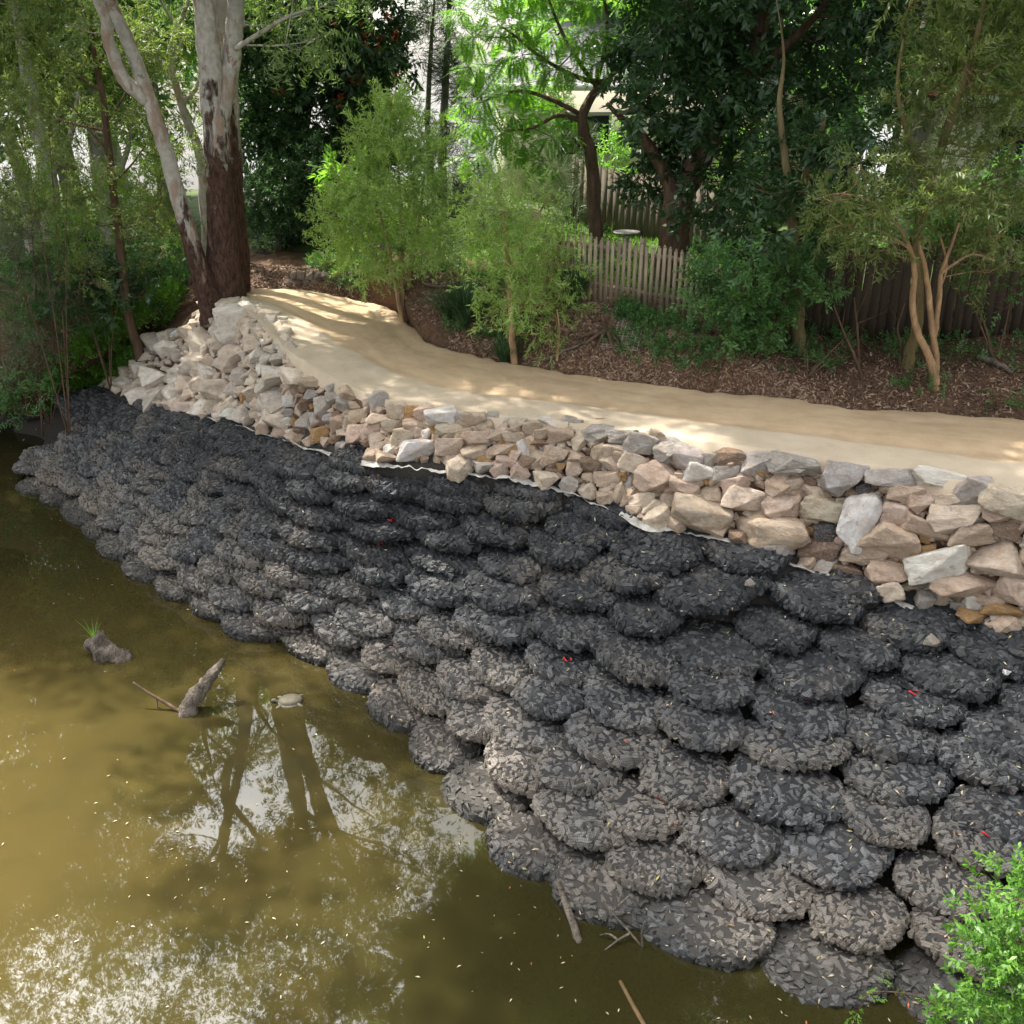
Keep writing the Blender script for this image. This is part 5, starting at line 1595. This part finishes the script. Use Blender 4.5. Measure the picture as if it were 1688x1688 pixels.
# green post by the right fence
q = at(1683, 420, 17.6)
b = MB(); zb = gz(q[0], q[1]); b.tube([(0, 0, 0), (0, 0, 1.2), (0, 0, 2.3)], [.035] * 3, 8); b.box((0, 0, 2.32), (.09, .09, .03))
o = b.build('metal_post', simple('green_paint', (.01, .09, .04), .5, .1)); o.location = (q[0], q[1], zb)
tag(o, 'green metal post behind the dark fence at the right edge', 'post')

# ------------------------------------------------------------------ things in the water
wood_m = simple('weathered_wood', (.17, .14, .11), .9, .6, 7, 1.0, .05, .15, (1, 1, .3))
def lump(name, pts, rad, seed, mat, ns=14, rough=.25, n=26):
    b = MB()
    Q = spl(pts, n)
    r = np.interp(np.linspace(0, 1, n), np.linspace(0, 1, len(rad)), rad)
    b.tube(Q, r, ns, .05, seed)
    me = b.me(name, mat, True)
    for v in me.vertices:
        d = noise.fractal(v.co * 6 + Vector((seed, 0, 0)), .8, 2.1, 4)
        c_ = Vector(Q[np.argmin(np.linalg.norm(Q - np.array(v.co), axis=1))])
        dv = v.co - c_
        v.co = c_ + dv * (1 + d * rough * 2.2)
    return me
w0 = Vector(un(312, 1172, 0))
me = lump('driftwood_log', np.array([(-.02, 0, -.25), (0, 0, .05), (.12, .1, .3), (.27, .28, .48), (.42, .44, .66)]), [.14, .12, .10, .085, .03], 3, wood_m)
o = link('driftwood_log', me, None, tuple(w0)); o.scale = (1, 1, .82); 
tag(o, 'grey broken log slanting up out of the water', 'log')
b = MB(); b.tube(spl([(-.05, -.05, -.03), (-.3, .05, .08), (-.55, .12, .2), (-.78, .2, .33)], 12), np.linspace(.03, .012, 12), 7, .05)
b.tube([(-.45, .1, .15), (-.46, .08, 0), (-.46, .07, -.1)], [.012, .01, .01], 5)
o = b.build('branch', bark_brown, None, True); o.location = w0
tag(o, 'thin brown branch poking left from beside the slanting log', 'branch')
w1 = Vector(un(173, 1082, 0))
me = lump('driftwood_stump', np.array([(-.3, .12, .12), (-.1, .05, .14), (.1, 0, .06), (.28, -.06, .0), (.4, -.1, -.08)]), [.06, .17, .16, .12, .05], 9, wood_m, rough=.35)
root = empty('driftwood_stump', tuple(w1))
link('stump', me, root)
me2 = lump('root_knob', np.array([(-.05, .1, .1), (-.05, .1, .26), (-.1, .13, .36)]), [.1, .08, .03], 12, wood_m, n=10)
link('root_knob', me2, root)
tag(root, 'dark gnarled stump lying in the water with a tuft of grass on it', 'stump')
gr = np.random.default_rng(5)
def blades(n, h, col='strap'):
    V = []; F = []; c = 0
    for i in range(n):
        th = gr.uniform(0, 6.28); d = np.array((math.cos(th), math.sin(th), 0)); L = h * gr.uniform(.6, 1.1); s = np.array((-d[1], d[0], 0)) * .007
        ln = gr.uniform(.2, .8)
        for k in range(4):
            t = k / 3; q = d * L * ln * t ** 1.4 + np.array((0, 0, L * t * (1 - .3 * ln * t))); V += [q - s * (1 - t * .9), q + s * (1 - t * .9)]
        F += [(c + 2 * k, c + 2 * k + 1, c + 2 * k + 3, c + 2 * k + 2) for k in range(3)]; c += 8
    return np.array(V), np.array(F)
V, F = blades(26, .38)
me = mesh_np('grass_tuft', V, F, [LM['bright']], True, fattr=gr.random(len(F)))
o = link('grass_tuft', me, None, (w1.x - .16, w1.y + .1, .18)); tag(o, 'small green grass tuft growing on the gnarled stump', 'grass tuft')

# turtle at the surface
w2 = Vector(un(478, 1156, 0))
shell_m = simple('turtle_shell', (.15, .13, .09), .6, .2, 14, .5, .01, .3)
skin_m = simple('turtle_skin', (.14, .13, .09), .6, .2)
V = []; nn_ = 18
for i in range(9):
    t = i / 8
    rr = math.sin(t * math.pi / 2) ** .8; zz = math.cos(t * math.pi / 2)
    for j in range(nn_):
        th = j * 2 * math.pi / nn_
        V.append((.165 * rr * math.cos(th) * (1 + .06 * math.cos(th)), .125 * rr * math.sin(th), .012 + .065 * zz + (.004 * math.cos(th * 6) * rr)))
F = [(i * nn_ + j, (i + 1) * nn_ + j, (i + 1) * nn_ + (j + 1) % nn_, i * nn_ + (j + 1) % nn_) for i in range(8) for j in range(nn_)]
root = empty('turtle', tuple(w2), R(8))
b = MB(); b.add(V, F); 
b.tube([(0, 0, -.03), (0, 0, .0), (0, 0, .014)], [.15, .165, .16], 18)
sh = b.build('shell', shell_m, root, True)
b = MB(); b.tube(spl([(-.13, 0, .0), (-.17, .0, .015), (-.2, .01, .03), (-.235, .015, .028), (-.25, .015, .02)], 9), [.022, .022, .02, .02, .024, .025, .022, .016, .006], 10, .02); b.build('head', skin_m, root, True)
for sx_, sy_ in ((-1, 1), (-1, -1), (1, 1), (1, -1)):
    b = MB(); b.tube(spl([(sx_ * .1, sy_ * .08, 0), (sx_ * .15, sy_ * .12, -.005), (sx_ * .19, sy_ * .14, -.02)], 6), [.022, .024, .024, .022, .016, .006], 8, .03); b.build('flipper', skin_m, root, True)
tag(root, 'small pale-shelled turtle floating at the water surface', 'turtle')

# branches near the shore at the bottom
w3 = Vector(un(940, 1525, 0))
b = MB(); b.tube(spl([(.0, 0, -.08), (-.06, .25, .02), (-.14, .5, .08), (-.2, .72, .15)], 14), np.linspace(.05, .03, 14), 9, .08, 4)
o = b.build('branch', wood_m, None, True); o.location = w3 + Vector((.1, -.3, 0)); tag(o, 'pale stub of branch sticking out of the water below the silty bags', 'branch')
w4 = Vector(un(1060, 1560, 0))
b = MB()
for P in ([(0, 0, -.02), (-.16, .14, .1), (-.3, .25, .2), (-.38, .33, .27)], [(0, 0, -.02), (-.02, .02, .15), (-.01, .0, .3)], [(-.12, .1, .07), (-.25, .03, .05), (-.4, -.05, -.01)], [(-.3, .25, .2), (-.2, .32, .24), (-.12, .36, .3)], [(-.25, .03, .05), (-.33, .1, .06), (-.42, .12, .02)]):
    b.tube(spl(P, 7), np.linspace(.014, .005, 7), 6, .05)
o = b.build('twigs', wood_m, None, True); o.location = w4; tag(o, 'forked bare twigs propped in the water near the pale branch stub', 'twigs')
w5 = Vector(un(1045, 1660, 0))
b = MB(); b.tube(spl([(-.1, .28, .005), (0, 0, -.0), (.1, -.25, -.02), (.2, -.5, -.05)], 10), np.linspace(.018, .03, 10), 8, .04)
o = b.build('sunken_stick', simple('ochre_wood', (.12, .075, .03), .7, .3), None, True); o.location = w5; tag(o, 'yellow-brown stick lying awash at the bottom edge', 'stick')

# pipe on the mound, timber stake behind
pipe_m = simple('grey_pipe', (.45, .46, .46), .45, .08, 4, .05)
A = g(252, 578) + Vector((0, 0, .09)); B = g(304, 550) + Vector((0, 0, .12))
b = MB(); b.tube([A - A, (B - A) * .5, B - A], [.05] * 3, 14)
o = b.build('drain_pipe', pipe_m, None, True); o.location = A; tag(o, 'grey plastic drain pipe on the left shoulder of the boulder mound', 'pipe')
A = g(172, 612) + Vector((0, 0, .12)); B = g(200, 600) + Vector((0, 0, .2))
b = MB(); b.tube([A - A, (B - A) * .5, B - A], [.035] * 3, 10)
o = b.build('timber_rail', bark_grey, None, True); o.location = A; tag(o, 'short grey timber rail in the ground cover below the thin tree', 'timber')
# dead brown bush at the water's edge
p0 = g(107, 645)
gr = np.random.default_rng(14)
b = MB()
tube_px(b, [(110, 655), (104, 625), (98, 600), (92, 575)], p0.y, [.07, .06, .055, .04], ns=8)
top = at(92, 578, p0.y)
for i in range(46):
    e = top + gr.standard_normal(3) * np.array((.28, .25, .14)) + np.array((0, 0, .05))
    b.tube(spl([top, (top + e) / 2 + gr.standard_normal(3) * .1, e + gr.standard_normal(3) * .05], 6), np.linspace(.014, .003, 6), 5)
o = b.build('dead_bush', simple('dead_wood', (.16, .105, .08), .95, .3), None, True, tuple(p0)); tag(o, "dead reddish-brown bush on a bare stem at the bags' far end", 'bush')

# root stump on the bank with geogrid beside it
p0 = g(1000, 550)
gr = np.random.default_rng(23)
b = MB()
for i, e in enumerate(((-.1, -.15, .42), (.12, -.05, .38), (.0, .1, .45))):
    b.tube(spl([(0, 0, -.1), (e[0] * .4, e[1] * .4, .15), e], 8), np.linspace(.10, .05, 8), 9, .12, i)
for e in ((-.5, -.35, -.16), (-.75, -.1, -.12), (.3, -.5, -.22), (.1, -.55, -.25), (-.25, -.5, -.22), (.45, -.1, -.1)):
    b.tube(spl([(0, 0, .1), (e[0] * .5, e[1] * .5, .04 + e[2] * .3), e], 9), np.linspace(.07, .015, 9), 7, .1)
o = b.build('tree_stump', bark_brown, None, True); o.location = p0; o.scale = (.75, .75, .7); tag(o, 'weathered root stump on the leaf-strewn bank below the pickets', 'stump')
# geogrid mat draped over the bank
V = []; F = []
b = MB()
g0, g1, g2, g3 = g(985, 575), g(1060, 535), g(1050, 520), g(1000, 522)
net2_m = simple('geogrid', (.42, .36, .30), .8, .15)
uu = [(1002, 524), (1062, 530), (1050, 580), (985, 572)]
def bil(s, t):
    x = (1 - s) * (1 - t) * uu[0][0] + s * (1 - t) * uu[1][0] + s * t * uu[2][0] + (1 - s) * t * uu[3][0]
    y = (1 - s) * (1 - t) * uu[0][1] + s * (1 - t) * uu[1][1] + s * t * uu[2][1] + (1 - s) * t * uu[3][1]
    return np.array(g(x, y)) + np.array((0, 0, .02))
for i in range(10):
    b.tube([bil(i / 9, t) for t in np.linspace(0, 1, 10)], [.009] * 10, 4)
for i in range(13):
    b.tube([bil(s, i / 12) for s in np.linspace(0, 1, 10)], [.006] * 10, 4)
o = b.build('geogrid_mat', net2_m, None, False, tuple(g0)); tag(o, 'pale plastic grid mat pinned on the bank right of the root stump', 'mat')
# fallen log and sticks on the bank
for (u1, v1, u2, v2, r, lab) in ((1610, 595, 1668, 622, .06, 'dark fallen log on the bank near the right edge'), (1150, 610, 1190, 575, .03, 'grey dead branch lying up the bank under the glossy shrub'), (900, 598, 985, 560, .03, 'pale root snaking down the bank left of the root stump'), (700, 472, 760, 478, .03, 'dark stick lying behind the tussock'), (905, 1312, 965, 1318, .012, 'thin pale stick resting across the rock bags')):
    A = g(u1, v1) ; B = g(u2, v2)
    up_ = .28 if v1 > 1000 else r * .9 + .02
    b = MB()
    Q = [A.lerp(B, t) for t in np.linspace(0, 1, 12)]
    Q = [np.array((q.x, q.y, gz(q.x, q.y, q.z) + up_ + random.uniform(-.3, .3) * r)) - np.array(A) for q in Q]
    b.tube(Q, np.linspace(r, r * .5, 12), 8, .06)
    o = b.build('fallen_branch', wood_m, None, True); o.location = A; tag(o, lab, 'branch')
# white stone on a bag
bpy.context.view_layer.update()
dg = bpy.context.evaluated_depsgraph_get()
def scene_hit(u, v):
    ok, loc, nrm, idx, ob, _ = sc.ray_cast(dg, CAMV, ray(u, v).normalized())
    return (loc, nrm, ob) if ok else (None, None, None)
for (u, v, s, c_, lab) in ((1658, 1110, .055, (.75, .74, .72), 'smooth white pebble sitting on a rock bag at the right'), (1535, 1062, .10, (.24, .22, .19), 'angular grey stone lying loose between two rock bags'), (1236, 965, .07, (.3, .28, .26), 'pale grey chunk on the rock bag below the two huge blocks')):
    P, nr_, ob = scene_hit(u, v)
    if P is None: continue
    o = link('loose_stone', rocks[7 if s > .06 else 3]); o.location = P + Vector((0, 0, s * .3)); o.scale = (s, s * .8, s * .6); o.color = (*c_, 1); o.rotation_euler = (.2, .1, .6)
    tag(o, lab, 'stone')

# ------------------------------------------------------------------ leaf litter (uncountable)
lit_m = N('dry_leaves')
a = lit_m
r = a.n('Attribute', attribute_name='rnd').outputs['Fac']
c = a.mix(a.rng(r, 0, .5), (.09, .05, .032), (.24, .15, .10))
c = a.mix(a.rng(r, .7, 1), c, (.40, .29, .2))
lit_m = a.done(a.pr(c, .8, None, .3))
a = N('pale_leaves')
r = a.n('Attribute', attribute_name='rnd').outputs['Fac']
c = a.mix(a.rng(r, 0, .5), (.3, .22, .14), (.5, .40, .28)); c = a.mix(a.rng(r, .7, .9), c, (.38, .33, .10)); c = a.mix(a.rng(r, .93, .96), c, (.45, .14, .06))
pale_m = a.done(a.pr(c, .7, None, .3))

def litter(name, pts, size, mat, gr, tilt=.35):
    n = len(pts)
    P = np.array([p_[0] for p_ in pts]); Nn = np.array([p_[1] for p_ in pts])
    Nn = Nn + gr.standard_normal((n, 3)) * tilt; Nn /= np.linalg.norm(Nn, axis=1)[:, None]
    X = np.cross(Nn, gr.standard_normal((n, 3))); X /= np.linalg.norm(X, axis=1)[:, None]; Y = np.cross(Nn, X)
    S = size * gr.uniform(.5, 1.4, n)
    L = T_leaf(1, .28, .3); L = L - np.array((0, .5, 0))
    V = P[:, None] + (L[None, :, 0:1] * X[:, None] + L[None, :, 1:2] * Y[:, None] + L[None, :, 2:3] * Nn[:, None]) * S[:, None, None] + Nn[:, None] * .008
    return mesh_np(name, V.reshape(-1, 3), np.arange(n * 4).reshape(-1, 4), [mat], False, fattr=gr.random(n))
gr = np.random.default_rng(60)
pts = []
Fr, Gr_, Er = rails[6], rails[7], rails[5]
for i in range(52000):
    k = gr.uniform(.5 / 14, 13 / 14) * (NS - 1); k0 = int(k)
    f = gr.uniform(-.01, 1.25)
    q = Fr[k0] * (1 - f) + Gr_[k0] * f
    x, y = q[0] + gr.normal() * .05, q[1] + gr.normal() * .05
    if noise.noise(Vector((x * .9, y * .9, 4))) + gr.uniform(-.3, .3) < -.12: continue
    h = GB.ray_cast(Vector((x, y, 30)), Vector((0, 0, -1)))
    if h[0] is None: continue
    n_ = h[1] if h[1].z > 0 else -h[1]
    pts.append((np.array(h[0]), np.array(n_)))
me = litter('leaf_litter', pts, .085, lit_m, gr, .5)
tag(link('leaf_litter', me), 'dry brown leaves strewn thickly over the bank behind the path', 'leaf litter', kind='stuff')
# leaves on bags and path
pts = []; pts2 = []
for i in range(1500):
    u, v = gr.uniform(60, 1688), gr.uniform(640, 1688)
    P, n_, ob = scene_hit(u, v)
    if P is None or ob is None: continue
    if ob.name.startswith('rock_bag') and n_.z > .35:
        pts.append((np.array(P), np.array(n_)))
for i in range(420):
    u, v = gr.uniform(380, 1688), gr.uniform(480, 800)
    P, n_, ob = scene_hit(u, v)
    if ob is not None and ob.name.startswith('path'):
        pts2.append((np.array(P), np.array(n_)))
me = litter('bag_leaves', pts, .055, pale_m, gr, .35)
tag(link('fallen_leaves', me), 'pale fallen leaves scattered over the rock bags', 'fallen leaves', kind='stuff')
me = litter('path_leaves', pts2, .055, simple('dark_leaves', (.10, .07, .04), .8), gr, .2)
tag(link('fallen_leaves', me), 'dark leaves and bits scattered on the sandy path', 'fallen leaves', kind='stuff')
pts = []
for i in range(800):
    u, v = gr.uniform(0, 1500), gr.uniform(780, 1688)
    if noise.noise(Vector((u * .006, v * .008, 1))) + gr.uniform(-.35, .35) < 0: continue
    q = un(u, v, 0.0)
    if gz(q[0], q[1], -9) > -.02: continue
    pts.append((np.array((q[0], q[1], .001)), np.array((0, 0, 1.))))
me = litter('water_leaves', pts, .04, pale_m, gr, .03)
tag(link('floating_leaves', me), 'small yellow leaves floating on the muddy water', 'floating leaves', kind='stuff')

# ground cover on the left bank
gr = np.random.default_rng(61)
P = []; D = []
poly = [(60, 690), (110, 600), (150, 560), (210, 520), (260, 490), (300, 480), (290, 520), (255, 560), (235, 590), (200, 625), (130, 650)]
poly2 = [(230, 545), (300, 490), (335, 500), (300, 530), (262, 560)]
while len(P) < 5200:
    u, v = gr.uniform(50, 340), gr.uniform(470, 690)
    if not inpoly(u, v, poly): continue
    q = g(u, v)
    if noise.noise(Vector((q.x * 1.3, q.y * 1.3, 0))) < -.25: continue
    P.append((q.x, q.y, q.z + gr.uniform(0, .18))); D.append(gr.standard_normal(3) * .6 + np.array((0, 0, .6)))
V, F, r_ = sprays('small', np.array(P), np.array(D), gr.uniform(.6, 1.1, len(P)), gr)
tag(link('ground_cover', mesh_np('ground_cover', V, F, [LM['bright']], fattr=r_)), 'bright green creeping ground cover on the left bank', 'ground cover', kind='stuff')
# weeds and ferns along the far side fences, and lawn beyond the pickets
P = []; D = []
for i in range(5000):
    k = int(gr.uniform(2 / 14, 13.5 / 14) * (NS - 1)); f = gr.uniform(.15, 1.6)
    q = Fr[k] * (1 - f) + Gr_[k] * f
    if noise.noise(Vector((q[0] * .7, q[1] * .7, 7))) < .12: continue
    z = gz(q[0], q[1], None)
    if z is None: continue
    P.append((q[0], q[1], z + gr.uniform(0, .12))); D.append(gr.standard_normal(3) * .6 + np.array((0, 0, .7)))
V, F, r_ = sprays('small', np.array(P), np.array(D), gr.uniform(.5, .9, len(P)), gr)
tag(link('weeds', mesh_np('weeds', V, F, [LM['shrub']], fattr=r_)), 'scattered low weeds on the bank by the fences', 'weeds', kind='stuff')
V = []; c = 0
P = []
for i in range(14000):
    x, y = gr.uniform(-1, 7), gr.uniform(17.2, 24)
    z = gz(x, y, 4.3)
    th = gr.uniform(0, 6.28); h_ = gr.uniform(.05, .12); s = .012
    V += [(x - s * math.cos(th), y - s * math.sin(th), z), (x + s * math.cos(th), y + s * math.sin(th), z), (x + gr.normal() * .03, y + gr.normal() * .03, z + h_)]
F = np.arange(len(V)).reshape(-1, 3)
tag(link('lawn', mesh_np('lawn', np.array(V), F, [LM['bright']], fattr=gr.random(len(F)))), 'short green lawn beyond the picket fence', 'lawn', kind='stuff')
0 and print([ (round(r[0]),round(r[1]),round(r[3],2),round(r[4],2), [round(q,2) for q in r[2]]) for r in recs if 560<r[0]<640 and 740<r[1]<900])
print('bags', len(recs), 'stones', n_st, 'mound', len(mp), 'polys', sum(len(o.data.polygons) for o in sc.objects if o.type == 'MESH'))
